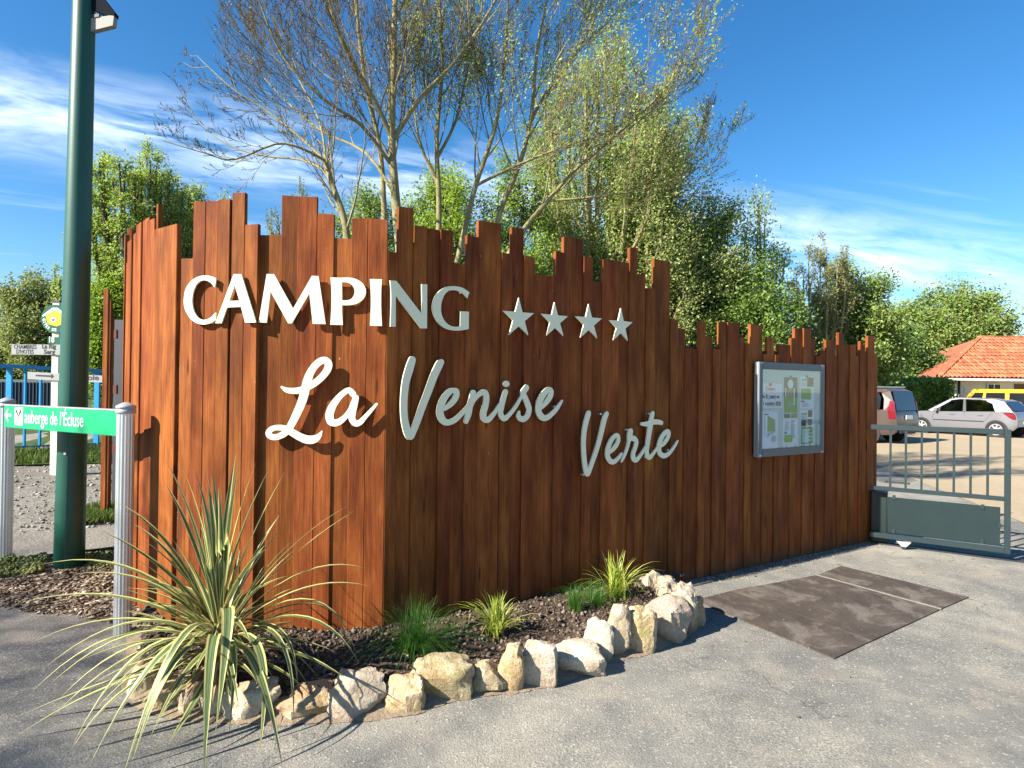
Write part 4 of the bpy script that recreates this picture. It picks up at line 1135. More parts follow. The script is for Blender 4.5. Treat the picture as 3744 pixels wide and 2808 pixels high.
# =================================================================== GROUND PLATES
def z3(x, y): return (2400 + x / 1.6458, 1900 + y / 1.6458)
def gp(x, y):
    q = z3(x, y); p = gnd(q[0], q[1]); return Vector((p.x, p.y, 0))
pts_near = [gp(1075, 845), gp(1300, 737), gp(1715, 545), gp(1885, 472)]
pts_far = [gp(225, 490), gp(450, 432), gp(962, 338), gp(1110, 282)]
lab = ['nearest rusty steel cover plate in the asphalt, dusted grey at its near corner', 'wide middle rusty steel cover plate between its two narrower neighbours', 'farthest rusty steel cover plate in the asphalt, beside the pale joint']
for i in range(3):
    a, b, c, d = pts_near[i], pts_near[i + 1], pts_far[i + 1], pts_far[i]
    g_ = 0.007
    cc_ = (a + b + c + d) / 4
    q4 = [cc_ + (q - cc_) * (1 - g_ / max(.3, (q - cc_).length)) for q in (a, b, c, d)]
    V = [Vector((q.x, q.y, z)) - cc_ for z in (-0.02, 0.009) for q in q4]
    me = mesh('steel_plate', V, [(0, 3, 2, 1), (4, 5, 6, 7), (0, 1, 5, 4), (1, 2, 6, 5), (2, 3, 7, 6), (3, 0, 4, 7)])
    bm = bmesh.new(); bm.from_mesh(me); bmesh.ops.recalc_face_normals(bm, faces=bm.faces); bm.to_mesh(me); bm.free()
    o = link('steel_plate', me, M_RUST, None, tuple(cc_))
    tag(o, lab[i], 'cover plate', 'rusty steel cover plates set in the asphalt')
a, b = pts_near[2], pts_far[2]
mb = MB(); mb.bar(a + Vector((0, 0, 0.007)), b + Vector((0, 0, 0.007)), 0.022, 0.012)
tag(mb.build('joint_strip', M_KERB), 'thin pale mortar joint between the middle and the far steel plates', 'joint')

# =================================================================== FLOWER BED: soil, stones, mortar
outer_px = [(300, 1345), (296, 1420), (300, 1490), (345, 1528), (430, 1543), (530, 1550), (650, 1551), (770, 1545), (870, 1535), (955, 1510), (1050, 1492), (1110, 1486), (1165, 1476), (1250, 1452), (1300, 1425), (1335, 1418), (1385, 1405), (1450, 1380), (1492, 1345), (1497, 1300), (1475, 1264)]
outer = [g2(x, y) for x, y in outer_px]
_e = on_plane(1432 * D, 1262 * D, C0, NR); ENDF = Vector((_e.x, _e.y, 0))
def fence_pt(s):
    """s 0..1 along the fence foot from the left curve to the right wing"""
    pts = [LW[4], LW[3], LW[2], LW[1], C0, C0 + UR * 1.0, C0 + UR * 2.0, ENDF]
    k_ = s * (len(pts) - 1); i = min(int(k_), len(pts) - 2); f_ = k_ - i
    return pts[i] * (1 - f_) + pts[i + 1] * f_
# the outer end meets the fence
NS, NTt = 150, 40
oc = catmull([(p.x, p.y) for p in outer], 12)
def outer_pt(s):
    k_ = s * (len(oc) - 1); i = min(int(k_), len(oc) - 2); f_ = k_ - i
    return Vector((oc[i][0] * (1 - f_) + oc[i + 1][0] * f_, oc[i][1] * (1 - f_) + oc[i + 1][1] * f_, 0))
def soil_pt(s, t):
    a, b = outer_pt(s), fence_pt(s)
    inn = (b - a); L_ = inn.length
    p = a + inn * t + (inn.normalized() * 0.10 * (1 - t) if L_ > .2 else Vector((0, 0, 0)))
    z = gh(p.x, p.y) + 0.075 + 0.055 * t
    z += 0.022 * noise.fractal(Vector((p.x * 7, p.y * 7, 1)), 0.7, 2.1, 3) + 0.012 * noise.noise(Vector((p.x * 31, p.y * 31, 4)))
    return Vector((p.x, p.y, z))
V = []; F = []
for i in range(NS + 1):
    for j in range(NTt + 1): V.append(soil_pt(i / NS, j / NTt))
for i in range(NS):
    for j in range(NTt):
        k_ = i * (NTt + 1) + j; F.append((k_, k_ + 1, k_ + NTt + 2, k_ + NTt + 1))
tag(link('bed_soil', mesh('bed_soil', V, F, True), M_SOIL), kind='structure')

def bits(name, mat_, pts, sizes, rng, flat=1.0, label=None, aspect=1.0):
    """many small irregular lumps (octahedra) in one mesh"""
    P = np.array([tuple(p) for p in pts]); n = len(P)
    base_v = np.array([(1, 0, 0), (-1, 0, 0), (0, 1, 0), (0, -1, 0), (0, 0, 1), (0, 0, -1)], dtype=float)
    f = np.array([(0, 2, 4), (2, 1, 4), (1, 3, 4), (3, 0, 4), (2, 0, 5), (1, 2, 5), (3, 1, 5), (0, 3, 5)])
    jit = 1 + rng.uniform(-0.35, 0.35, (n, 6, 3))
    v = base_v[None] * jit + rng.uniform(-0.2, 0.2, (n, 6, 3))
    v[:, :, 0] *= aspect
    v[:, :, 2] *= flat
    # random tilt
    tl = rng.uniform(-0.6, 0.6, n) * (1 if flat > .5 else .35)
    ct, st_ = np.cos(tl)[:, None], np.sin(tl)[:, None]
    x_, z_ = v[:, :, 0] * ct - v[:, :, 2] * st_, v[:, :, 0] * st_ + v[:, :, 2] * ct
    v[:, :, 0] = x_; v[:, :, 2] = z_
    a_ = rng.uniform(0, 2 * np.pi, n); ca, sa = np.cos(a_)[:, None], np.sin(a_)[:, None]
    x_, y_ = v[:, :, 0] * ca - v[:, :, 1] * sa, v[:, :, 0] * sa + v[:, :, 1] * ca
    v[:, :, 0] = x_; v[:, :, 1] = y_
    v = v * np.asarray(sizes)[:, None, None] + P[:, None, :]
    Fa = (f[None] + (np.arange(n) * 6)[:, None, None]).reshape(-1, 3)
    o = link(name, fastmesh(name, v.reshape(-1, 3), Fa), mat_)
    return tag(o, label, None, None, 'stuff')
rg = np.random.default_rng(3)
pts = []; sz = []
for _ in range(9000):
    p = soil_pt(rg.uniform(0, 1), rg.uniform(0, 1) ** 0.9)
    pts.append((p.x, p.y, p.z + 0.003)); sz.append(0.005 + 0.017 * rg.random() ** 3)
bits('soil_clods', M_CLOD, pts, sz, rg, 0.8, 'crumbly dark earth clods covering the flower bed')

def rock_mesh(rng_, w, d, h):
    bm = bmesh.new()
    bmesh.ops.create_cube(bm, size=2)
    bmesh.ops.subdivide_edges(bm, edges=bm.edges[:], cuts=9, use_grid_fill=True)
    seed = rng_.uniform(0, 100)
    planes = []
    for _ in range(8):
        nrm_ = Vector((rng_.gauss(0, 1), rng_.gauss(0, 1), rng_.gauss(0.2, 0.8))).normalized()
        planes.append((nrm_, rng_.uniform(0.74, 0.98)))
    for v in bm.verts:
        p = v.co.copy()
        l = (abs(p.x) ** 4 + abs(p.y) ** 4 + abs(p.z) ** 4) ** 0.25
        p = p / l
        for nrm_, dd in planes:
            e = p.dot(nrm_) - dd
            if e > 0: p -= nrm_ * e * 0.9
        q = p * 1.3 + Vector((seed, 0, 0))
        p += p.normalized() * (0.13 * noise.fractal(q, 0.8, 2.0, 5) + 0.05 * noise.noise(q * 4) + 0.04 * noise.noise(q * 9))
        v.co = Vector((p.x * w / 2, p.y * d / 2, p.z * h / 2))
    me = bpy.data.meshes.new('stone'); bm.to_mesh(me); bm.free()
    me.polygons.foreach_set('use_smooth', [True] * len(me.polygons))
    try:
        me.set_sharp_from_angle(angle=R(28))
    except Exception:
        pass
    return me
rocks_px = [(305, 345, 1385, 1425), (283, 330, 1440, 1505), (340, 398, 1465, 1535), (392, 443, 1455, 1540), (438, 498, 1478, 1548), (493, 598, 1474, 1553), (585, 717, 1487, 1553), (717, 829, 1453, 1549),
    (832, 909, 1462, 1541), (890, 1013, 1424, 1514), (1011, 1085, 1428, 1499), (1078, 1130, 1394, 1494), (1125, 1196, 1383, 1486), (1192, 1299, 1390, 1460),
    (1267, 1323, 1342, 1427), (1308, 1355, 1314, 1421), (1351, 1413, 1319, 1413), (1394, 1484, 1297, 1388), (1466, 1504, 1264, 1370)]
border = thing('stone_border', 'curved border of rough pale limestone rocks edging the planted bed', 'stone border', tuple(outer[10]))
rr_ = random.Random(11)
for (x0, x1, y0, y1) in rocks_px:
    pb0 = g2((x0 + x1) / 2, y1)
    Zb = pb0.y
    w = (x1 - x0) * D / FPX * Zb * 1.20
    dpt = min(0.24, max(0.13, w * 0.7))
    c = Vector((pb0.x, pb0.y, 0)); aw_ = c.normalized() * dpt * 0.42
    c = c + aw_
    ztp = at((x0 + x1) / 2 * D, y0 * D, c.y).z
    h = max(0.08, ztp - gh(c.x, c.y)) 
    me = rock_mesh(rr_, w, dpt, h * 1.26)
    o = bpy.data.objects.new('stone', me); me.materials.append(M_ROCK); COL.objects.link(o); o.parent = border
    o.location = Vector((c.x, c.y, gh(c.x, c.y) + h * 0.5 - 0.02)) - Vector(border.location)
    o.rotation_euler = (rr_.uniform(-.08, .08), rr_.uniform(-.08, .08), -math.atan2(c.x, c.y) + rr_.uniform(-.12, .12))
# flat-topped stones running back to the fence
for (x, y, w, dd) in ((1478, 1278, 0.20, 0.30), (1442, 1254, 0.19, 0.30), (1402, 1236, 0.16, 0.22)):
    top = 0.20
    q = gnd(x * D, y * D, top)
    me = rock_mesh(rr_, w * 1.1, dd, 0.30)
    o = bpy.data.objects.new('stone', me); me.materials.append(M_ROCK); COL.objects.link(o); o.parent = border
    o.location = Vector((q.x, q.y, top - 0.14)) - Vector(border.location)
    o.rotation_euler = (0, 0, R(20) + rr_.uniform(-.2, .2))
# sandy mortar foot
V = []; F = []; n = 220
for i in range(n + 1):
    s = i / n
    a = outer_pt(s); b = outer_pt(min(1, s + 0.004)); a0_ = outer_pt(max(0, s - 0.004))
    tdir = (b - a0_).normalized(); nn_ = Vector((tdir.y, -tdir.x, 0))
    wv = 0.035 + 0.022 * noise.noise(Vector((s * 40, 0, 0))) + 0.01 * noise.noise(Vector((s * 150, 3, 0)))
    for k_, (dd, zz) in enumerate(((wv + 0.03, 0.0), (wv * 0.6, 0.012), (-0.02, 0.030), (-0.10, 0.06), (-0.16, 0.06))):
        p = a + nn_ * dd
        V.append((p.x, p.y, gh(p.x, p.y) + zz + 0.005 * noise.noise(Vector((p.x * 30, p.y * 30, 2))) + 0.003))
for i in range(n):
    for j in range(4):
        k_ = i * 5 + j; F.append((k_, k_ + 5, k_ + 6, k_ + 1))
link('mortar', mesh('mortar', V, F, True), M_MORT, border)

# =================================================================== MULCH AND LITTER ON THE LEFT
m1 = g2(-150, 1262); m2 = g2(200, 1325)
mq = [gnd(-150 * D, 1296 * D), gnd(335 * D, 1362 * D), gnd(300 * D, 1196 * D), gnd(-150 * D, 1238 * D)]
def mulch_pt(s, t):
    a, b, c, d = [Vector((q.x, q.y)) for q in mq]
    p = (a * (1 - s) + b * s) * (1 - t) + (d * (1 - s) + c * s) * t
    e = min(1, t * 6) 
    return Vector((p.x, p.y, gh(p.x, p.y) + (-0.01 + 0.04 * e) + 0.016 * noise.fractal(Vector((p.x * 5, p.y * 5, 9)), .8, 2, 4)))
V = []; F = []; nx, ny = 70, 30
for i in range(nx + 1):
    for j in range(ny + 1): V.append(mulch_pt(i / nx, j / ny))
for i in range(nx):
    for j in range(ny):
        k_ = i * (ny + 1) + j; F.append((k_, k_ + 1, k_ + ny + 2, k_ + ny + 1))
tag(link('mulch_ground', mesh('mulch_ground', V, F, True), M_MULCH), kind='structure')
pts = []; sz = []
for _ in range(5200):
    s, t = rg.uniform(0.0, 1), rg.uniform(0, 1) ** 1.1
    p = mulch_pt(s, t); pts.append((p.x, p.y, p.z + 0.004)); sz.append(0.004 + 0.014 * rg.random() ** 2)
bits('mulch_chips', M_CHIP, pts, sz, rg, 0.28, 'dry bark chips and litter on the ground beside the pole', 2.4)
# loose stones on the gravel track and grit on the asphalt
pts = []; sz = []
for _ in range(7000):
    s, t = rg.uniform(0.35, 1), rg.uniform(0, 1)
    p = (k1 * (1 - s) + k2 * s) * (1 - t) + (g1 * (1 - s) + g2e * s) * t
    pts.append((p.x, p.y, gh(p.x, p.y) + 0.014)); sz.append(0.006 + 0.022 * rg.random() ** 3)
bits('track_stones', M_STONE_S, pts, sz, rg, 0.55, 'loose pale stones lying on the gravel track')
pts = []; sz = []
for _ in range(1500):
    x = rg.uniform(-2.2, 6.0); y = rg.uniform(1.4, 8.5)
    pts.append((x, y, gh(x, y) + 0.002)); sz.append(0.0015 + 0.0055 * rg.random() ** 4)
for _ in range(1500):       # litter gathered along the fence foot
    t = rg.uniform(2.9, 5.9); dd = abs(rg.normal(0, 0.09)) + 0.01
    p = C0 + UR * t + NR * dd; pts.append((p.x, p.y, 0.003)); sz.append(0.002 + 0.008 * rg.random() ** 3)
r2 = np.random.default_rng(77); lp_ = []
for _ in range(130):
    x = r2.uniform(-2.4, 5.5); y = r2.uniform(1.6, 7.5); lp_.append((x, y, 0.004))
for _ in range(60):
    t = r2.uniform(2.9, 5.9); p = C0 + UR * t + NR * abs(r2.normal(0.05, 0.08)); lp_.append((p.x, p.y, 0.004))
M_FALL = island([(0.10, 0.06, 0.03), (0.20, 0.13, 0.06), (0.30, 0.24, 0.12), (0.12, 0.12, 0.04)], 0.9, 0.1, 0.1, 'fallen_leaf')
bits('leaf_litter', M_FALL, lp_, [0.004 + 0.010 * r2.random() ** 2 for _ in lp_], r2, 0.15, 'small dry leaves and crumbs scattered over the asphalt', 1.8)
bits('grit', M_STONE_S, pts, sz, rg, 0.5, 'scattered small grit on the asphalt')

# =================================================================== GRASSES AND PLANTS
def blades(rng, centres, n, hmin, hmax, width, spread, droop, segs=4):
    """thin tapering bent blades; returns verts, quads"""
    C = np.array([tuple(c) for c in centres])[rng.integers(0, len(centres), n)]
    a = rng.uniform(0, 2 * np.pi, n); h = rng.uniform(hmin, hmax, n); lean = np.minimum(np.abs(rng.normal(0, 1, n)), 1.5) * spread
    dx, dy = np.cos(a), np.sin(a); sx, sy = -dy, dx
    V = np.zeros((n, (segs + 1) * 2, 3))
    for k_ in range(segs + 1):
        t = k_ / segs
        r_ = lean * (t * 0.55 + t * t * 0.45) * h
        z = h * (t - droop * lean * t * t * t)
        w = width * (1 - t) ** 0.7 * 0.5 + 0.0002
        cx = C[:, 0] + dx * r_; cy = C[:, 1] + dy * r_; cz = C[:, 2] + z
        V[:, 2 * k_] = np.stack([cx - sx * w, cy - sy * w, cz], 1)
        V[:, 2 * k_ + 1] = np.stack([cx + sx * w, cy + sy * w, cz], 1)
    f = np.array([(2 * k_, 2 * k_ + 1, 2 * k_ + 3, 2 * k_ + 2) for k_ in range(segs)])
    F = (f[None] + (np.arange(n) * (segs + 1) * 2)[:, None, None]).reshape(-1, 4)
    return V.reshape(-1, 3), F
M_CAREX = island([(0.22, 0.30, 0.03), (0.36, 0.42, 0.06), (0.55, 0.55, 0.16), (0.16, 0.26, 0.03)], 0.5, 0.35, 0.4, 'sedge_blade')
M_STIPA = island([(0.03, 0.10, 0.012), (0.06, 0.16, 0.02), (0.10, 0.22, 0.035)], 0.5, 0.3, 0.4, 'fine_grass_blade')
M_SUCC = island([(0.09, 0.12, 0.03), (0.16, 0.19, 0.05), (0.25, 0.25, 0.08)], 0.6, 0.15, 0.3, 'stonecrop_leaf')
def soil_hit(x, y): return gnd(x * D, y * D, 0.11)
def tuft(x, y, name, label, cat, m_, n, h0, h1, w, spread, droop, rad=0.03, seed=1):
    p = soil_hit(x, y); r_ = np.random.default_rng(seed)
    cs = [(p.x + r_.normal(0, rad), p.y + r_.normal(0, rad), p.z - 0.015) for _ in range(24)]
    V, F = blades(r_, cs, n, h0, h1, w, spread, droop, 6)
    V -= np.array(tuple(p))
    o = link(name, fastmesh(name, V, F), m_, None, tuple(p)); tag(o, label, cat)
    return o
tuft(1072, 1368, 'sedge_plant', 'bright yellow-green striped sedge in the middle of the bed', 'grass plant', M_CAREX, 120, 0.16, 0.34, 0.013, 0.80, 0.50, 0.02, 1)
tuft(1330, 1290, 'sedge_plant', 'tall arching green and cream sedge at the right end of the bed', 'grass plant', M_CAREX, 120, 0.18, 0.44, 0.013, 0.72, 0.45, 0.028, 2)
tuft(897, 1405, 'feather_grass', 'fine hair-like dark green grass tuft left of the bright sedge', 'grass plant', M_STIPA, 900, 0.14, 0.40, 0.0017, 0.95, 0.50, 0.03, 3)
tuft(1243, 1318, 'feather_grass', 'small fine green grass tuft between the two bright sedges', 'grass plant', M_STIPA, 300, 0.10, 0.22, 0.0024, 0.50, 0.4, 0.02, 4)
tuft(1290, 1300, 'feather_grass', 'low dusky fine grass tuft just left of the tall arching sedge', 'grass plant', M_STIPA, 420, 0.08, 0.24, 0.0017, 1.2, 0.45, 0.05, 5)
# turf blades
def turf(name, quad, n, h0, h1, label, seed, w=0.008, s0=0.0, dens=None):
    r_ = np.random.default_rng(seed); a, b, c, d = quad; cs = []
    for _ in range(n):
        s, t = r_.uniform(s0, 1), r_.uniform(0, 1)
        p = (a * (1 - s) + b * s) * (1 - t) + (d * (1 - s) + c * s) * t
        cs.append((p.x, p.y, gh(p.x, p.y) + 0.015))
    V, F = blades(r_, cs, n, h0, h1, w, 0.5, 0.3, 2)
    return tag(link(name, fastmesh(name, V, F), M_GRASS), label, None, None, 'stuff')
turf('grass', [g1, g2e, t2, t1], 14000, 0.03, 0.13, 'short green grass strip along the foot of the blue railing', 7, 0.012, 0.4)
ga, gb = g2(160, 1140), g2(262, 1132); gc, gd = g2(262, 1095), g2(190, 1100)
turf('weeds', [ga, gb, gc, gd], 2200, 0.03, 0.10, 'patch of green weeds at the edge of the gravel track', 8, 0.01)
pq0 = C0 + UR * 3.0 + NR * 0.03; pq1 = C9 + NR * 0.03
r_ = np.random.default_rng(12); cs = []
for _ in range(260):
    t = r_.uniform(0, 1) ** 1.2; p = pq0 * (1 - t) + pq1 * t + NR * abs(r_.normal(0, 0.05)); cs.append((p.x, p.y, 0.0))
V, F = blades(r_, cs, 420, 0.015, 0.05, 0.003, 0.9, 0.4, 2)
M_DRY = island([(0.12, 0.10, 0.04), (0.25, 0.20, 0.09), (0.10, 0.12, 0.03)], 0.8, 0.2, 0.2, 'dry_grass')
tag(link('dry_grass', fastmesh('dry_grass', V, F), M_DRY), 'wisps of dry grass along the foot of the fence', None, None, 'stuff')
# stonecrop clumps by the kerb
def clump(name, label, quad, n, seed, size=0.018):
    r_ = np.random.default_rng(seed); a, b, c, d = quad; P_ = []; S_ = []
    for _ in range(n):
        s, t = r_.uniform(0, 1), r_.uniform(0, 1)
        p = (a * (1 - s) + b * s) * (1 - t) + (d * (1 - s) + c * s) * t
        hh = 0.09 * (0.5 + 0.5 * noise.noise(Vector((p.x * 9, p.y * 9, 1))))
        P_.append((p.x, p.y, gh(p.x, p.y) + 0.02 + r_.uniform(0, 1) * hh)); S_.append(size * r_.uniform(0.5, 1.1))
    o = bits(name, M_SUCC, P_, S_, r_, 0.7)
    del o['kind']; tag(o, label, 'ground plant'); return o
clump('stonecrop', 'mound of grey-green stonecrop at the foot of the left sign post', [g2(-20, 1262), g2(92, 1248), g2(108, 1212), g2(-20, 1228)], 1500, 21)
clump('stonecrop', 'thin line of stonecrop between the green pole and the fence', [g2(186, 1240), g2(255, 1236), g2(255, 1200), g2(186, 1206)], 700, 22, 0.014)
clump('stonecrop', 'small stonecrop sprigs against the rounded foot of the fence', [g2(286, 1290), g2(312, 1315), g2(318, 1268), g2(292, 1225)], 300, 23, 0.013)

# ------------------------------------------------------------------ the big striped plant
def cord_build(t, b):
    uv = t.node('ShaderNodeUVMap').outputs[0]
    sp = t.node('ShaderNodeSeparateXYZ', {0: uv})
    u, v = sp.outputs[0], sp.outputs[1]
    oi = t.node('ShaderNodeObjectInfo').outputs['Random']
    e = t.m('ABSOLUTE', t.m('SUBTRACT', u, 0.5))            # 0 middle .. 0.5 edge
    st = t.noise(t.node('ShaderNodeCombineXYZ', {0: t.m('MULTIPLY', u, 26.0), 1: t.m('MULTIPLY', v, 0.8), 2: t.m('MULTIPLY', oi, 40.0)}).outputs[0], 1.0, 2, 0.5)
    edge = t.m('ADD', e, t.m('MULTIPLY', t.m('SUBTRACT', st, 0.5), 0.22))
    green = t.ramp(st, [(0.38, (0.045, 0.085, 0.030)), (0.52, (0.085, 0.135, 0.045)), (0.60, (0.22, 0.26, 0.10))])
    cream = t.ramp(t.noise(uv, 6.0, 3), [(0.3, (0.46, 0.42, 0.14)), (0.7, (0.62, 0.56, 0.24))])
    k_ = t.ramp(edge, [(0.26, 0.0), (0.33, 1.0)])
    col = t.mix(k_, green, cream)
    # the bases are buff and pinkish
    bs = t.ramp(v, [(0.0, 0.85), (0.22, 0.0)])
    col = t.mix(bs, col, (0.46, 0.27, 0.12))
    tip = t.ramp(v, [(0.93, 0.0), (1.0, 0.8)])
    col = t.mix(tip, col, (0.30, 0.20, 0.08))
    t.put(b.inputs['Base Color'], col)
    tr_ = t.node('ShaderNodeBsdfTranslucent', {'Color': col})
    mx = t.node('ShaderNodeMixShader', {0: 0.22, 1: b.outputs[0], 2: tr_.outputs[0]})
    t.put(t.n['Material Output'].inputs['Surface'], mx.outputs[0])
M_CORD = mat('striped_leaf', rough=0.42, spec=0.45, build=cord_build)
def zp(x, y): return (x / 1.4329, 1650 + y / 1.4329)
ZP = 3.22
pc = at(*zp(1148, 1190), ZP)
plant = thing('cordyline_plant', 'large spiky plant with arching cream-striped green leaves in front of the fence', 'plant', (pc.x, pc.y, 0.09))
def ribbon(P0, P1, P2, w, fold=0.35, n=11, facing=None):
    """long leaf along a quadratic curve with a fold down the middle"""
    V = []; UV = []; F = []
    for i in range(n + 1):
        t = i / n
        p = P0 * (1 - t) ** 2 + P1 * 2 * t * (1 - t) + P2 * t * t
        dv = ((P1 - P0) * (1 - t) + (P2 - P1) * t).normalized()
        up_ = Vector((0, 0, 1)) if facing is None else facing
        sd = dv.cross(up_)
        if sd.length < 0.15: sd = dv.cross(Vector((0.3, -1, 0.2)))
        sd.normalize(); nr_ = sd.cross(dv).normalized()
        prof = 0.45 + 0.55 * min(1, t / 0.3) if t < 0.3 else (1 - ((t - 0.3) / 0.7) ** 1.9)
        ww = w * max(prof, 0.03) / 2
        for k_, s_ in enumerate((-1, 0, 1)):
            V.append(p + sd * ww * s_ + nr_ * (abs(s_) * ww * fold)); UV.append((0.5 + 0.5 * s_, t))
    for i in range(n):
        for k_ in range(2):
            a = i * 3 + k_; F.append((a, a + 1, a + 4, a + 3))
    me = mesh('leaf', V, F, True)
    uvl = me.uv_layers.new(name='UVMap')
    for poly in me.polygons:
        for li in poly.loop_indices: uvl.data[li].uv = UV[me.loops[li].vertex_index]
    return me
leaves = [  # tip x, tip y, bend x, bend y (detail picture), distance of the tip, width in mm, start height y
 (870,50,1040,420,3.25,30,900),(862,160,1000,420,3.45,26,900),(960,95,1075,430,3.1,30,860),(1025,112,1110,420,3.35,28,840),(1070,60,1130,420,3.2,30,830),(1108,90,1150,430,3.4,28,830),
 (1145,190,1160,470,3.1,30,820),(1236,12,1170,420,3.3,32,820),(1252,45,1190,450,3.15,32,830),(1340,60,1220,430,3.3,32,840),(1412,88,1240,470,3.2,30,850),(1492,108,1300,480,3.35,30,860),
 (1403,510,1290,600,3.05,40,900),(1820,287,1480,520,3.25,26,930),(1860,310,1500,560,3.4,22,950),(1915,612,1560,600,3.2,32,960),(1935,706,1560,690,3.15,32,980),
 (1862,1045,1640,690,3.1,26,980),(1878,1102,1600,800,3.0,32,1000),(1820,1195,1480,1010,2.95,36,1060),(1560,1235,1480,850,3.0,26,1000),(1540,1430,1480,860,2.85,28,1010),
 (590,262,880,440,3.35,26,920),(500,402,850,590,3.2,36,930),(700,380,930,560,3.35,32,930),(190,600,700,560,3.3,34,960),(380,645,800,650,3.2,32,970),(85,800,640,720,3.25,36,980),
 (90,1042,620,830,3.15,28,990),(190,1172,700,830,3.0,36,1000),(135,1295,620,900,2.95,36,1010),(235,1247,700,900,2.9,32,1010),(300,1310,720,960,2.95,36,1030),(270,1395,740,1000,2.8,36,1030),
 (375,1548,760,960,2.75,42,1030),(462,1690,880,960,2.62,46,1020),(640,1720,960,860,2.55,42,980),(690,1645,930,1000,2.65,40,1040),(880,1590,1020,1330,2.8,36,1110),(1068,1720,1110,880,2.5,52,1080),
 (1130,1465,1215,760,2.75,56,920),(1355,1605,1400,960,2.7,40,990),(1478,1655,1330,1010,2.65,42,1060),(1200,1480,1240,960,2.8,36,1060),
 (80,1455,640,1180,3.0,30,1090),(90,1565,620,1200,2.85,34,1100),(375,1625,700,1180,2.75,34,1100),(490,1215,820,1060,3.05,28,1080),(1100,640,1080,560,3.0,26,900),(980,560,1020,700,3.3,24,950),
 (1700,1020,1500,900,3.4,30,1000),(1450,830,1330,800,3.5,28,980),(1800,870,1560,760,3.45,24,980),(620,1010,850,900,3.45,28,1000),(760,830,950,800,3.5,26,980)]
rl_ = random.Random(8)
Pb = [at(*zp(1148, y), ZP) for y in (820, 1180)]
for (tx, ty, cx, cy, dz, w, sy) in leaves:
    P0 = at(*zp(1148 + rl_.uniform(-14, 14) + (tx - 1148) * 0.03, max(sy, 870)), ZP + (dz - ZP) * 0.08)
    P2 = at(*zp(tx, ty), dz)
    zc_ = (ZP + dz) / 2 if dz > 2.9 else ZP - (ZP - dz) * 0.62
    P1 = at(*zp(cx, cy), zc_)
    # the control point is chosen so that the curve passes near the drawn bend
    P1 = P1 * 1.45 - (P0 + P2) * 0.225
    if P2.z < 0.02: P2.z = 0.02
    me = ribbon(P0, P1, P2, w / 1000 * 1.08)
    link('leaf', me, M_CORD, plant)
for i in range(120):   # shorter inner and hanging leaves filling the heart
    a = rl_.uniform(0, 2 * math.pi); e = rl_.uniform(-0.5, 1.45); L_ = rl_.uniform(0.28, 0.66) * (1.15 if e > 0.9 else 1)
    P0 = at(*zp(1148, rl_.uniform(900, 1120)), ZP)
    dv = Vector((math.cos(a) * math.cos(e), math.sin(a) * math.cos(e), math.sin(e)))
    P1 = P0 + Vector((dv.x, dv.y, max(dv.z, 0.15) + 0.25)) * L_ * 0.5
    P2 = P0 + dv * L_ + Vector((0, 0, -0.12 * (1 - max(0, e) / 1.5)))
    if P2.z < 0.09: P2.z = 0.09 + rl_.random() * 0.05
    if P2.y > 3.72: P2.y = 3.70
    link('leaf', ribbon(P0, P1, P2, rl_.uniform(0.020, 0.034)), M_CORD, plant)
M_DEADL = mat('dry_leaf', (0.30, 0.19, 0.09), 0.8, build=speckle(0.35, 25))
for i in range(26):   # withered leaves hanging round the stem
    a = rl_.uniform(0, 2 * math.pi); L_ = rl_.uniform(0.14, 0.34)
    P0 = at(*zp(1148, rl_.uniform(1060, 1170)), ZP); dv = Vector((math.cos(a), math.sin(a), 0))
    P2 = P0 + dv * L_ + Vector((0, 0, -0.2)); P2.z = max(P2.z, 0.10 + rl_.random() * 0.03)
    link('dry_leaf', ribbon(P0, P0 + dv * L_ * 0.5 + Vector((0, 0, 0.06)), P2, rl_.uniform(0.012, 0.024)), M_DEADL, plant)
mb = MB(); mb.lathe([(0.034, 0.06), (0.036, 0.16), (0.032, 0.34), (0.02, 0.42)], 12, Vector((pc.x, pc.y, 0)))
mb.build('stem', mat('leaf_base', (0.30, 0.19, 0.08), 0.8, build=speckle(0.3, 40)), plant, True)

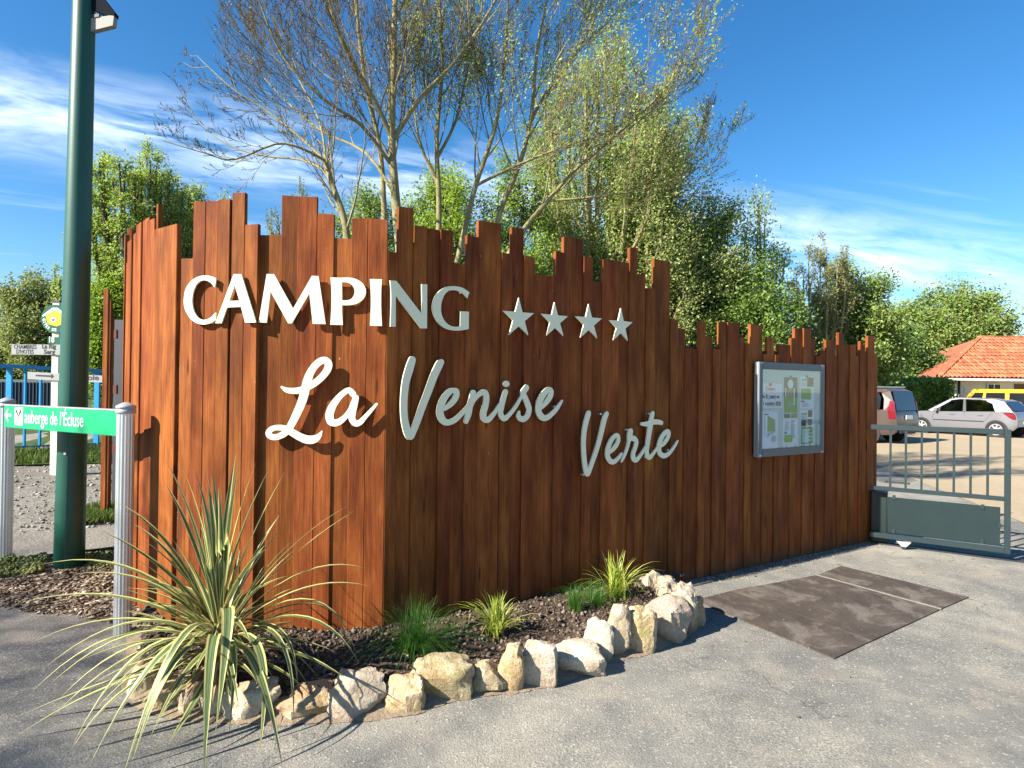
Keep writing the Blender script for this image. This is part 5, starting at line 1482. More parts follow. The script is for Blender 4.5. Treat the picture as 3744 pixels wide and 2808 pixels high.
# =================================================================== TREES
def rodrigues(v, axis, a):
    return v * math.cos(a) + axis.cross(v) * math.sin(a) + axis * axis.dot(v) * (1 - math.cos(a))
class Tree:
    def __init__(s, seed, upt=0.12, wig=0.12, ang=(28, 50), ratio=0.62, kids=(9, 7, 5), segs=(7, 5, 4, 3), minr=0.003, rr=0.5):
        s.r = random.Random(seed); s.lines = []; s.twigs = []
        s.upt, s.wig, s.ang, s.ratio, s.kids, s.segs, s.minr, s.rr = upt, wig, ang, ratio, kids, segs, minr, rr
    def grow(s, p, d, L, rad, lvl):
        n = s.segs[min(lvl, len(s.segs) - 1)]
        pts = [p.copy()]; rs = [rad]; dirs = [d.copy()]
        st = L / n
        for i in range(n):
            d = (d + Vector((s.r.gauss(0, s.wig), s.r.gauss(0, s.wig), s.r.gauss(0, s.wig * .7) + s.upt))).normalized()
            p = p + d * st
            pts.append(p.copy()); rs.append(max(s.minr, rad * (1 - 0.72 * (i + 1) / n))); dirs.append(d.copy())
        s.path(pts, rs, lvl)
    def path(s, pts, rs, lvl, t0=0.22, L=None):
        s.lines.append((lvl, pts, rs))
        n = len(pts) - 1
        if L is None: L = sum((pts[i + 1] - pts[i]).length for i in range(n))
        if lvl >= len(s.kids):
            s.twigs.append(pts); return
        k_ = s.kids[lvl]
        for c in range(k_):
            t = t0 + (1 - t0) * (c + s.r.random()) / k_
            x = min(t * n, n - 1e-4); i = int(x); f_ = x - i
            p = pts[i].lerp(pts[i + 1], f_); d = (pts[i + 1] - pts[i]).normalized(); r0 = rs[i] * (1 - f_) + rs[i + 1] * f_
            ax = d.cross(Vector((s.r.gauss(0, 1), s.r.gauss(0, 1), s.r.gauss(0, 1)))).normalized()
            nd = rodrigues(d, ax, R(s.r.uniform(*s.ang)))
            s.grow(p, nd, L * s.ratio * (1.1 - 0.55 * t) * s.r.uniform(0.7, 1.2), max(s.minr, min(r0 * 0.75, r0 * s.rr * 1.2)), lvl + 1)
    def tubes(s, lv0, lv1, name, mat_, parent):
        groups = {}
        for lvl, pts, rs in s.lines:
            if lv0 <= lvl <= lv1: groups.setdefault((len(pts), 7 if lvl == 0 else 4 if lvl == 1 else 3), []).append((pts, rs))
        Vs = []; Fs = []; base_ = 0
        for (n, k_), ls in groups.items():
            P = np.array([[tuple(p) for p in pts] for pts, _ in ls]); Rr_ = np.array([rs for _, rs in ls])
            T = np.gradient(P, axis=1); T /= np.linalg.norm(T, axis=2, keepdims=True) + 1e-9
            A_ = np.array([0.31, 0.77, 0.55]); U = np.cross(T, A_); U /= np.linalg.norm(U, axis=2, keepdims=True) + 1e-9
            Wv = np.cross(T, U)
            an = np.arange(k_) * 2 * np.pi / k_
            ring = P[:, :, None, :] + Rr_[:, :, None, None] * (U[:, :, None, :] * np.cos(an)[None, None, :, None] + Wv[:, :, None, :] * np.sin(an)[None, None, :, None])
            m_ = len(ls)
            idx = base_ + np.arange(m_ * n * k_).reshape(m_, n, k_)
            a = idx[:, :-1, :]; b = np.roll(idx, -1, axis=2)[:, :-1, :]; c = np.roll(idx, -1, axis=2)[:, 1:, :]; d = idx[:, 1:, :]
            Vs.append(ring.reshape(-1, 3)); Fs.append(np.stack([a, b, c, d], -1).reshape(-1, 4)); base_ += m_ * n * k_
        if not Vs: return None
        return link(name, fastmesh(name, np.concatenate(Vs), np.concatenate(Fs), True), mat_, parent)
    def leaves(s, n, size, mat_, parent, seed, jit=0.08, name='foliage', droop=0.0, tipbias=0.0, aspect=0.55):
        if name == 'crown': n = int(n * 1.45); size *= 0.78
        rng = np.random.default_rng(seed)
        tw = [np.array([tuple(p) for p in t]) for t in s.twigs]
        ln = np.array([np.linalg.norm(t[-1] - t[0]) for t in tw]); pr_ = ln / ln.sum()
        ids = rng.choice(len(tw), n, p=pr_)
        f_ = rng.random(n) ** (1 / (1 + tipbias))
        pos = np.zeros((n, 3))
        mx_ = max(len(t) for t in tw)
        T = np.array([np.pad(t, ((0, mx_ - len(t)), (0, 0)), mode='edge') for t in tw]); NL = np.array([len(t) - 1 for t in tw])
        x = f_ * NL[ids]; i0 = np.minimum(x.astype(int), NL[ids] - 1); fr_ = (x - i0)[:, None]
        pos = T[ids, i0] * (1 - fr_) + T[ids, i0 + 1] * fr_
        pos = pos + rng.normal(0, jit, (n, 3))
        V, F = leaf_quads(rng, pos, size, aspect, droop)
        o = link(name, fastmesh(name, V, F), mat_, parent); o['kind'] = 'stuff'
        return o
def leaf_quads(rng, pos, size, aspect=0.55, droop=0.0):
    n = len(pos)
    up_n = rng.normal(0, 0.75, (n, 3)) + np.array([-0.45, -0.35, 0.8])
    q = rng.normal(0, 1, (n, 3)); q[:, 2] -= droop
    d = np.cross(up_n, q); d /= np.linalg.norm(d, axis=1, keepdims=True) + 1e-9
    w = np.cross(d, up_n); w /= np.linalg.norm(w, axis=1, keepdims=True) + 1e-9
    s = size * rng.uniform(0.55, 1.25, n)[:, None]
    V = np.stack([pos, pos + d * s * 0.5 + w * s * aspect * 0.5, pos + d * s, pos + d * s * 0.5 - w * s * aspect * 0.5], 1).reshape(-1, 3)
    return V, np.arange(4 * n).reshape(-1, 4)
def bark(name, c1, c2):
    return mat(name, rough=0.9, spec=0.2, build=gravel_build(c1, tuple((a + b) / 2 for a, b in zip(c1, c2)), c2, 9, 1.5))
M_BARK = bark('ash_bark', (0.12, 0.105, 0.045), (0.33, 0.29, 0.145))
M_TWIG = bark('twig_bark', (0.060, 0.046, 0.022), (0.18, 0.150, 0.075))
M_BARKD = bark('dark_bark', (0.05, 0.042, 0.03), (0.12, 0.10, 0.075))
M_BUD = island([(0.09, 0.045, 0.03), (0.15, 0.08, 0.05), (0.22, 0.14, 0.08), (0.16, 0.16, 0.06)], 0.8, 0.1, 0.2, 'bud')
L_YG = island([(0.196, 0.265, 0.063), (0.276, 0.356, 0.103), (0.368, 0.437, 0.149), (0.161, 0.230, 0.052)], 0.55, 0.4, 0.3, 'spring_leaf')
L_MID = island([(0.098, 0.163, 0.029), (0.169, 0.260, 0.042), (0.247, 0.338, 0.065), (0.072, 0.124, 0.026)], 0.5, 0.4, 0.35, 'mid_green_leaf')
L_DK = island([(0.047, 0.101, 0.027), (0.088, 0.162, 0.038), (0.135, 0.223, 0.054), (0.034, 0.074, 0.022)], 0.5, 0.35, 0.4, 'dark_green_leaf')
L_OL = island([(0.135, 0.169, 0.054), (0.209, 0.243, 0.081), (0.270, 0.297, 0.108), (0.108, 0.135, 0.054)], 0.6, 0.3, 0.3, 'olive_leaf')
L_GOLD = island([(0.168, 0.252, 0.026), (0.252, 0.348, 0.036), (0.336, 0.420, 0.054)], 0.5, 0.45, 0.3, 'bright_leaf')

def pxline(pts, Z, r0, r1, zs=None):
    P = [at(x * D, y * D, Z + (zs[i] if zs else 0)) for i, (x, y) in enumerate(pts)]
    P = [Vector(q) for q in catmull([tuple(p) for p in P], 3)]
    n = len(P); return P, [r0 + (r1 - r0) * i / (n - 1) for i in range(n)]
def to_ground(P, rs):
    p0 = P[0]; g = Vector((p0.x + 0.05, p0.y, gh(p0.x, p0.y) - 0.1))
    return [g, g.lerp(p0, 0.5)] + P, [rs[0] * 1.25, rs[0] * 1.1] + rs
def bare_tree(name, label, stems, Z, seed, kids, ratio, leafn, group='bare ash trees rising behind the fence', green=0, upt=0.10, ang=(22, 48)):
    T = Tree(seed, upt=upt, wig=0.075, ang=ang, ratio=ratio, kids=kids, segs=(8, 8, 6, 4, 3), minr=0.0028, rr=0.33)
    first = None
    for k_, (pts, r0, r1, zs, root) in enumerate(stems):
        P, rs = pxline(pts, Z, r0 * 0.80, r1 * 0.8, zs)
        if root: P, rs = to_ground(P, rs)
        if first is None: first = P[0]
        L_ = sum((P[i + 1] - P[i]).length for i in range(len(P) - 1))
        T.path(P, rs, 0, t0=0.34 if root else 0.12, L=min(L_, 3.6))
    t_ = thing(name, label, 'tree', tuple(first), group=group)
    T.tubes(0, 0, 'trunk', M_BARK, t_); T.tubes(1, 1, 'branches', M_BARK, t_); o = T.tubes(2, 9, 'twigs', M_TWIG, t_)
    if o: o['kind'] = 'stuff'
    T.leaves(leafn // 2, 0.034, M_BUD, t_, seed, 0.010, 'buds', tipbias=2.5, aspect=0.5)
    if green: T.leaves(green, 0.05, L_YG, t_, seed + 5, 0.05, 'foliage')
    return t_
bare_tree('ash_tree', 'nearly leafless pale-barked tree whose trunk rises right at the fence corner',
    [([(866, 560), (852, 400), (846, 300), (850, 130), (856, -60), (870, -260)], 0.085, 0.03, [0, 0, 0, .1, .2, .3], True),
     ([(848, 300), (808, 215), (760, 130), (715, 20), (690, -120)], 0.045, 0.014, [0, -.2, -.4, -.5, -.6], False),
     ([(850, 300), (905, 215), (985, 130), (1060, 20), (1110, -90)], 0.050, 0.015, [0, .2, .4, .5, .6], False),
     ([(848, 360), (780, 270), (700, 215), (610, 120), (560, 0)], 0.036, 0.011, [0, -.3, -.6, -.8, -1], False),
     ([(852, 420), (790, 330), (690, 280), (600, 200), (520, 110)], 0.030, 0.009, [0, .3, .6, .9, 1.1], False),
     ([(830, 470), (822, 330), (790, 180), (770, 20), (760, -140)], 0.05, 0.02, [.3, .3, .2, .1, 0], True)], 8.2, 101, (13, 9, 5), 0.55, 14000, upt=0.13, ang=(18, 42))
bare_tree('ash_tree', 'slender bare tree with a straight pale trunk right of the fence corner',
    [([(947, 560), (948, 430), (943, 300), (955, 150), (950, 0), (955, -180)], 0.060, 0.02, [0, 0, 0, .1, .2, .2], True),
     ([(945, 340), (985, 260), (1010, 150), (1040, 20), (1055, -100)], 0.034, 0.011, [0, .2, .3, .4, .5], False),
     ([(946, 400), (905, 300), (890, 180), (880, 40)], 0.03, 0.010, [0, .1, .2, .3], False)], 9.3, 102, (12, 9, 5), 0.52, 9000, green=5000, upt=0.13, ang=(18, 42))
bare_tree('ash_tree', 'wide multi-stemmed bare tree with leaning pale limbs behind the middle of the fence',
    [([(986, 575), (1010, 470), (1030, 392), (1065, 290), (1083, 200), (1095, 60), (1100, -100)], 0.058, 0.018, [0, 0, 0, .1, .1, .2, .2], True),
     ([(1030, 400), (1110, 360), (1210, 320), (1300, 290), (1390, 240)], 0.03, 0.009, [0, -.2, -.3, -.4, -.4], False),
     ([(1060, 560), (1080, 460), (1123, 353), (1148, 249), (1160, 107), (1185, -20), (1200, -160)], 0.056, 0.016, [.2, .2, .2, .3, .3, .3, .3], True),
     ([(1148, 260), (1180, 200), (1240, 120), (1290, 30), (1330, -80)], 0.034, 0.010, [.3, .4, .5, .6, .7], False),
     ([(1100, 545), (1137, 488), (1183, 434), (1247, 363), (1340, 285), (1430, 200), (1475, 130)], 0.052, 0.012, [0, 0, 0, -.1, -.2, -.3, -.4], True),
     ([(1183, 434), (1260, 428), (1360, 415), (1450, 390), (1530, 330)], 0.026, 0.008, [0, 0, .1, .2, .2], False)], 8.8, 103, (13, 9, 5), 0.55, 14000, green=11000, upt=0.12, ang=(18, 42))
bare_tree('ash_tree', 'low bare tree with long thin branches sweeping left over the fence',
    [([(752, 560), (745, 480), (718, 400), (704, 348)], 0.06, 0.035, [0, 0, 0, 0], True),
     ([(704, 348), (650, 320), (595, 311), (505, 345), (440, 330), (352, 304)], 0.022, 0.005, [0, -.2, -.3, -.4, -.5, -.6], False),
     ([(704, 348), (640, 290), (570, 235), (500, 190), (425, 120)], 0.022, 0.005, [0, .1, .2, .2, .3], False),
     ([(710, 372), (650, 345), (560, 335), (470, 300), (385, 205)], 0.020, 0.005, [0, .3, .4, .5, .6], False),
     ([(704, 350), (690, 260), (640, 160), (600, 60)], 0.02, 0.006, [0, .2, .4, .5], False)], 7.2, 104, (12, 6, 3), 0.34, 1200, upt=0.06)

def leafy(name, label, cx, top, bot, halfw, Z, seed, lm, n, size, bark_=None, stems=5, kids=(7, 6, 4), shape='round', grp=None, jit=0.10, ratio=0.42, extra=None, droop=0.0, vdrop=0.28):
    """leafy tree: stems fan out from one foot to fill the outline seen at depth Z (overview pixels)"""
    bark_ = bark_ or M_BARKD
    zt = at(cx * D, top * D, Z).z; X = at(cx * D, 1400, Z).x; hw = halfw * D / FPX * Z
    r_ = random.Random(seed)
    T = Tree(seed, upt=0.13 if shape == 'up' else 0.06, wig=0.10, ang=(18, 38) if shape == 'up' else (30, 62), ratio=ratio, kids=kids, segs=(7, 5, 4, 3), minr=0.006)
    g = gh(X, Z); zb = max(g + 0.3, at(cx * D, bot * D, Z).z) if bot else g + 0.5
    foot = Vector((X, Z, g - 0.1)); H = zt - g
    fork = Vector((X, Z, g + 0.12 * H))
    T.lines.append((0, [foot, fork], [0.035 * H / 2 + .05, 0.03 * H / 2 + .04]))
    for i in range(stems):
        a = 2 * math.pi * (i + r_.random() * .6) / stems; k_ = (0.35 + 0.65 * r_.random())
        if i == 0: k_ = 0.05
        if shape == 'up': k_ = math.sqrt(r_.random()) if i else 0.05; ex = 0.95 * k_; hh = (1.0 - vdrop * k_ * k_ - 0.12 * r_.random() * (i > 0)) * H
        else: ex = 0.80 * k_; hh = (1.0 - 0.38 * k_ * k_) * H
        end = Vector((X + math.cos(a) * hw * ex, Z + math.sin(a) * hw * ex, g + hh * 0.93))
        mid1 = fork.lerp(end, 0.33) + Vector((math.cos(a) * hw * 0.14, math.sin(a) * hw * 0.14, 0)); mid2 = fork.lerp(end, 0.68) + Vector((math.cos(a) * hw * 0.12, math.sin(a) * hw * 0.12, 0))
        P = [Vector(q) for q in catmull([tuple(fork), tuple(mid1), tuple(mid2), tuple(end)], 3)]
        r0 = 0.018 * H / 2 + .015
        T.path(P, [r0 * (1 - 0.8 * q / (len(P) - 1)) for q in range(len(P))], 0, t0=0.12, L=min(H * 0.8, hw * 2.2))
    t_ = thing(name, label, 'tree', tuple(foot), group=grp)
    T.tubes(0, 0, 'trunk', bark_, t_); o = T.tubes(1, 9, 'branches', bark_, t_)
    if o: o['kind'] = 'stuff'
    T.leaves(n, size, lm, t_, seed, jit, 'crown', droop=droop)
    if extra: T.leaves(extra[0], extra[1], extra[2], t_, seed + 9, jit * 1.3, 'crown', droop=droop)
    return t_
GB = 'leafy trees behind the fence and the car park'
UPK = dict(kids=(11, 6, 3), shape='up', grp=GB)
leafy('poplar_tree', 'pale green upright tree with many thin leafy shoots just left of the rounded fence end', 302, 288, 980, 118, 11.5, 201, L_YG, 60000, 0.066, stems=34, jit=0.06, ratio=0.20, extra=(14000, 0.065, L_GOLD), vdrop=0.10, **UPK)
leafy('poplar_tree', 'lower pale green upright tree filling in behind the tall leftmost planks', 420, 378, 980, 85, 12.5, 202, L_YG, 40000, 0.058, stems=24, jit=0.06, ratio=0.20, vdrop=0.08, **UPK)
leafy('poplar_tree', 'sparse pale tree whose twigs show just left of the green pole', 170, 470, 980, 62, 13.0, 203, L_YG, 12000, 0.065, stems=12, jit=0.045, ratio=0.22, **UPK)
leafy('bush', 'rounded bright green bush between the green pole and the fence', 225, 600, 975, 62, 10.8, 204, L_GOLD, 18000, 0.07, stems=11, kids=(7, 5, 4), grp=GB, jit=0.10, extra=(10000, 0.07, L_MID))
leafy('willow_tree', 'rounded olive green tree far off at the left edge', 88, 598, 830, 78, 26, 205, L_OL, 24000, 0.17, stems=12, kids=(8, 6, 4), grp=GB, jit=0.2, droop=0.3)
leafy('willow_tree', 'low dark tree far off beyond the blue railing', 20, 720, 850, 80, 30, 206, L_OL, 14000, 0.20, stems=9, kids=(7, 6, 4), grp=GB, jit=0.3)
leafy('grey_willow_tree', 'thin greyish twiggy tree seen over the fence between two tall planks', 640, 375, 900, 100, 15, 207, L_OL, 8000, 0.06, stems=14, kids=(11, 7, 4), shape='up', grp=GB, jit=0.05, ratio=0.32, bark_=M_BARK)
leafy('maple_tree', 'mid green tree behind the lowest trunks at the fence corner', 780, 405, 900, 105, 19, 208, L_MID, 24000, 0.13, stems=11, grp=GB, jit=0.18, extra=(8000, 0.13, L_OL))
leafy('maple_tree', 'bright yellow-green tree low behind the straight pale trunk', 945, 360, 900, 125, 19, 209, L_GOLD, 26000, 0.13, stems=12, grp=GB, jit=0.18, extra=(14000, 0.13, L_MID))
leafy('maple_tree', 'full green tree behind the leaning limbs in the middle of the fence', 1110, 340, 900, 120, 19.5, 210, L_MID, 26000, 0.13, stems=12, grp=GB, jit=0.18, extra=(12000, 0.13, L_GOLD))
leafy('ash_leaf_tree', 'tallest green tree with airy foliage standing behind the bare crowns', 1285, 25, 900, 190, 23.0, 211, L_MID, 18000, 0.15, stems=18, kids=(11, 7, 4), shape='up', grp=GB, jit=0.22, ratio=0.42, bark_=M_BARK, extra=(18000, 0.13, L_YG))
leafy('ash_leaf_tree', 'broad olive green tree right of the tallest crown, above the stars', 1410, 215, 900, 140, 22.0, 212, L_OL, 26000, 0.14, stems=15, kids=(10, 7, 4), grp=GB, jit=0.22, ratio=0.42, bark_=M_BARK, extra=(22000, 0.14, L_YG))
leafy('ash_leaf_tree', 'dark leafy tree above the step where the fence drops', 1520, 385, 900, 100, 23, 213, L_MID, 24000, 0.15, stems=12, grp=GB, jit=0.24, extra=(14000, 0.15, L_YG))
leafy('elder_tree', 'slender open tree with separate leaf clusters against the sky, left of the notice case', 1632, 395, 900, 66, 24.0, 214, L_YG, 9000, 0.17, stems=13, kids=(9, 5, 3), shape='up', grp=GB, jit=0.22, ratio=0.36, bark_=M_BARK)
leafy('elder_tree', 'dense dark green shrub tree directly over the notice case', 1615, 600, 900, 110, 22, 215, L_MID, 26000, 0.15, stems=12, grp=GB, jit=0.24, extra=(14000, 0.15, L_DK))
leafy('cherry_tree', 'reddish twiggy tree with few leaves above the right part of the fence', 1775, 490, 900, 88, 27, 216, M_BUD, 5000, 0.10, stems=16, kids=(10, 8, 4), shape='up', grp=GB, jit=0.08, ratio=0.33, bark_=M_BARK, extra=(12000, 0.13, L_OL))
leafy('elder_tree', 'leafy green tree above the far end planks', 1850, 580, 900, 88, 28, 217, L_MID, 26000, 0.19, stems=11, grp=GB, jit=0.22, extra=(10000, 0.19, L_OL))
leafy('lime_tree', 'round green tree just left of the orange roof', 1985, 655, 900, 75, 42, 218, L_MID, 26000, 0.28, stems=12, grp=GB, jit=0.32, extra=(10000, 0.28, L_OL))
leafy('lime_tree', 'broad round green tree rising behind the orange roof', 2085, 638, 900, 88, 46, 219, L_MID, 26000, 0.30, stems=12, grp=GB, jit=0.38, extra=(12000, 0.3, L_OL))
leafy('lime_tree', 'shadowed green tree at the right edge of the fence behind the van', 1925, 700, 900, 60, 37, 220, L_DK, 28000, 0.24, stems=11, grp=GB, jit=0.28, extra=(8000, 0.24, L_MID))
leafy('bare_far_tree', 'faint bare tree far away above the roof at the right edge', 2195, 700, 830, 50, 70, 221, L_OL, 1200, 0.25, stems=9, kids=(8, 6, 4), shape='up', grp=GB, jit=0.2, bark_=M_TWIG)
# a tree standing outside the picture, left of the photographer; its thin crown dapples the near asphalt
def side_tree():
    T = Tree(301, upt=0.06, wig=0.10, ang=(30, 60), ratio=0.42, kids=(7, 6, 4), segs=(7, 5, 4, 3), minr=0.006)
    foot = Vector((-14.1, -3.0, 0)); fork = foot + Vector((0, 0, 5.8))
    T.lines.append((0, [foot, fork], [0.16, 0.11])); r_ = random.Random(3)
    for i in range(9):
        a = 2 * math.pi * i / 9; e = fork + Vector((math.cos(a) * 1.5, math.sin(a) * 1.5, r_.uniform(1.4, 4.2)))
        T.path([fork, fork.lerp(e, .35) + Vector((math.cos(a) * .3, math.sin(a) * .3, 0)), fork.lerp(e, .7), e], [0.06, 0.045, 0.03, 0.015], 0, t0=0.1, L=3.0)
    t_ = thing('plane_tree', 'young tree with a thin crown, standing left of the photographer outside the picture', 'tree', tuple(foot))
    T.tubes(0, 0, 'trunk', M_BARKD, t_); T.tubes(1, 9, 'branches', M_BARKD, t_)['kind'] = 'stuff'
    T.leaves(3600, 0.12, L_MID, t_, 301, 0.2, 'crown')
side_tree()
# hedge beside the house, clipped
def hedge(name, label, x0, x1, y0, y1, z1_, n, seed):
    r_ = np.random.default_rng(seed); P_ = []
    base_ = gh(x0, y0)
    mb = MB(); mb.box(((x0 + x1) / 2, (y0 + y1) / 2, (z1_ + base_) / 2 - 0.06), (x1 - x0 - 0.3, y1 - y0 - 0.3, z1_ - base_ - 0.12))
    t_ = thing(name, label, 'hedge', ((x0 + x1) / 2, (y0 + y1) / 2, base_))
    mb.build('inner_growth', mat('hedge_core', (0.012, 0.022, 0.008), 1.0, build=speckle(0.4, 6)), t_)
    for _ in range(n):
        f_ = r_.random()
        if f_ < 0.55: p = (r_.uniform(x0, x1), y0 + r_.normal(0, 0.09), r_.uniform(base_, z1_))
        elif f_ < 0.8: p = (r_.uniform(x0, x1), r_.uniform(y0, y1), z1_ + r_.normal(0, 0.06))
        else: p = ((x0 if r_.random() < .5 else x1) + r_.normal(0, 0.09), r_.uniform(y0, y1), r_.uniform(base_, z1_))
        b_n = noise.noise(Vector((p[0] * 1.3, p[1] * 1.3, p[2] * 1.3)))
        P_.append((p[0], p[1] - 0.12 * b_n, p[2] + 0.05 * b_n))
    V, F = leaf_quads(r_, np.array(P_), 0.15, 0.6)
    o = link('foliage', fastmesh('foliage', V, F), L_MID, t_); o['kind'] = 'stuff'
hx0 = at(1888 * D, 1500, 30).x; hx1 = at(2062 * D, 1500, 30).x
hedge('hedge', 'clipped green hedge between the parked van and the house', hx0, hx1 - 0.1, 30.0, 31.8, 2.28, 22000, 31)
hx2 = at(1880 * D, 1500, 28.6).x; hx3 = at(1975 * D, 1500, 28.6).x
hedge('hedge', 'lower clipped hedge just behind the parked van', hx2, hx3, 28.4, 29.4, 2.0, 9000, 32)

# =================================================================== HOUSE
M_WALL = mat('cream_render', (0.62, 0.56, 0.42), 0.9, build=speckle(0.07, 3))
M_TILE = island([(0.29, 0.085, 0.040), (0.37, 0.12, 0.055), (0.44, 0.16, 0.08), (0.24, 0.072, 0.038)], 0.85, 0, 0.2, 'clay_tile')
M_TRIM = mat('white_trim', (0.70, 0.68, 0.62), 0.6)
HY, HX0, HX1, HD = 33.0, at(3432, 1381, 33).x, 40.0, 8.2
EZ = at(3500, 1384, HY).z; RZ = at(3650, 1231, HY + HD / 2).z
RX0 = at(3585, 1232, HY + HD / 2).x
house = thing('house', 'cream rendered bungalow with orange clay tile hipped roof beyond the car park', 'house', (HX0 + 1.2, HY + 0.6, 0))
wx0 = at(3490, 1450, HY + .6).x
wl = MB(); wl.box(((wx0 + HX1 - .6) / 2, HY + HD / 2, EZ / 2), (HX1 - .6 - wx0, HD - 1.2, EZ)); wl.build('wall', M_WALL, house)
rf = MB()
ov = 0.0
A1 = Vector((HX0, HY - ov, EZ + .02)); B1_ = Vector((HX1, HY - ov, EZ + .02)); Cc = Vector((HX1, HY + HD, EZ + .02)); Dd = Vector((HX0, HY + HD, EZ + .02))
R1 = Vector((RX0, HY + HD / 2, RZ - 0.06)); R2 = Vector((HX1, HY + HD / 2, RZ - 0.06))
rf.add([A1, B1_, R2, R1, Dd, Cc], [(0, 1, 2, 3), (4, 3, 2, 5), (0, 3, 4), (0, 4, 5, 1)])
rfo = rf.build('roof', mat('roof_underlay', (0.28, 0.09, 0.045), 0.9, build=speckle(0.2, 2)), house)
def tiles(P0, U_, Vv, inside, nu, nv, wu, lv, n_):
    """rows of half-round clay tiles; each a short arched strip"""
    Vs = []; Fs = []
    for j in range(nv):
        for i in range(nu):
            c0 = P0 + U_ * ((i + 0.5) * wu) + Vv * (j * lv)
            if not inside(c0 + Vv * lv * .6): continue
            b = len(Vs)
            sag = random.uniform(-0.008, 0.008)
            for t in (0, 1.08):
                for k_ in range(5):
                    an = math.pi * k_ / 4
                    lift = 0.075 * math.sin(an) + (0.035 if t == 0 else 0.0) + sag
                    Vs.append(tuple(c0 + U_ * (-math.cos(an) * wu * 0.49 * (1 if t == 0 else .9)) + Vv * (t * lv) + n_ * (lift + 0.02)))
            for k_ in range(4): Fs.append((b + k_, b + k_ + 1, b + 6 + k_, b + 5 + k_))
    return Vs, Fs
random.seed(4)
sl = (R1 - A1); slope_v = Vector((0, HD / 2, RZ - EZ - .08)); sll = slope_v.length; slope_v.normalize()
nf = Vector((1, 0, 0)).cross(slope_v).normalized()
def in_front(p):
    k_ = (p.y - HY) / (HD / 2)
    return 0 <= k_ <= 1.0 and p.x > HX0 + (RX0 - HX0) * k_
wu, lv = 0.235, 0.40
Vs, Fs = tiles(A1, Vector((1, 0, 0)), slope_v, in_front, int((HX1 - HX0) / wu), int(sll / lv) + 1, wu, lv, nf)
me = mesh('tile_courses', Vs, Fs); o = link('tile_courses', me, M_TILE, rfo); o['kind'] = 'stuff'
for (p, q) in ((A1, R1), (R1, R2)):
    n_t = int((q - p).length / 0.38); dv = (q - p).normalized()
    mb = MB()
    for i in range(n_t):
        a = p + dv * (i * 0.38) + Vector((0, -0.02, 0.06)); mb.bar(a, a + dv * 0.40 + Vector((0, 0, -0.02)), 0.22, 0.10)
    o = mb.build('ridge_tiles', M_TILE, rfo); o['kind'] = 'stuff'
mb = MB(); mb.bar((HX0 + .1, HY - 0.07, EZ - 0.04), (HX1, HY - 0.07, EZ - 0.04), 0.12, 0.12); mb.build('gutter', M_TRIM, house)
mb = MB(); mb.box(((HX0 + HX1) / 2, HY + 0.35, EZ - 0.03), (HX1 - HX0 - .2, 0.7, 0.04)); mb.build('soffit', M_TRIM, house)
def hwin(x0, x1, y0, z0, mt, name, frame=True):
    a1 = at(x0, y0, HY + .6); b1 = at(x1, y0, HY + .6)
    w = b1.x - a1.x; zt = a1.z; c = ((a1.x + b1.x) / 2, HY + 0.585, (zt + z0) / 2)
    mb = MB(); mb.box(c, (w, 0.06, zt - z0)); o = mb.build(name, mt, house)
    if frame:
        mb = MB()
        for dx in (-w / 2, 0, w / 2): mb.box((c[0] + dx, HY + 0.545, c[2]), (0.05, 0.05, zt - z0 + .05))
        mb.box((c[0], HY + 0.543, zt), (w + .05, 0.05, 0.05)); mb.box((c[0], HY + 0.543, z0), (w + .05, 0.05, 0.05))
        mb.build('frame', M_TRIM, o)
    return o
hwin(3608, 3655, 1404, 0.9, M_DKGLASS, 'window'); hwin(3708, 3790, 1404, 0.0, mat('brown_door_paint', (0.10, 0.05, 0.035), 0.6, build=speckle(0.2, 5)), 'door', False)
hwin(3860, 3930, 1404, 0.9, M_DKGLASS, 'window')
mb = MB(); pw = at(3690, 1394, HY + .5); mb.lathe([(0.0, -.08), (.07, -.05), (.08, 0), (.05, .06), (0, .08)], 12, Vector((pw.x, HY + .45, pw.z))); mb.build('wall_lamp', M_TRIM, house, True)
# painted curl motif on the wall
for i, (x, y, r0) in enumerate(((3515, 1420, 0.16), (3530, 1432, 0.13), (3518, 1443, 0.12))):
    p = at(x, y, HY + .58); mb = MB()
    N_ = 16; prev = None
    for k_ in range(N_):
        a = k_ / N_ * 1.6 * math.pi + i; q = Vector((p.x + r0 * math.cos(a) * (1 - k_ / N_ * .4), HY + 0.59, p.z + r0 * math.sin(a) * (1 - k_ / N_ * .4)))
        if prev: mb.bar(prev, q, 0.02, 0.03, Vector((0, 1, 0)))
        prev = q
    mb.build('wall_ornament', M_PGREY, house)
pd = at(3495, 1450, HY + .4)
mb = MB(); mb.lathe([(0.05, 0), (0.05, EZ - .1)], 10, Vector((pd.x, HY + .45, 0))); mb.build('downpipe', M_TRIM, house, True)
mb = MB(); mb.lathe([(0.06, 0), (0.06, EZ - .1)], 10, Vector((pd.x + .2, HY + .45, 0))); mb.build('downpipe', M_PLAST, house, True)

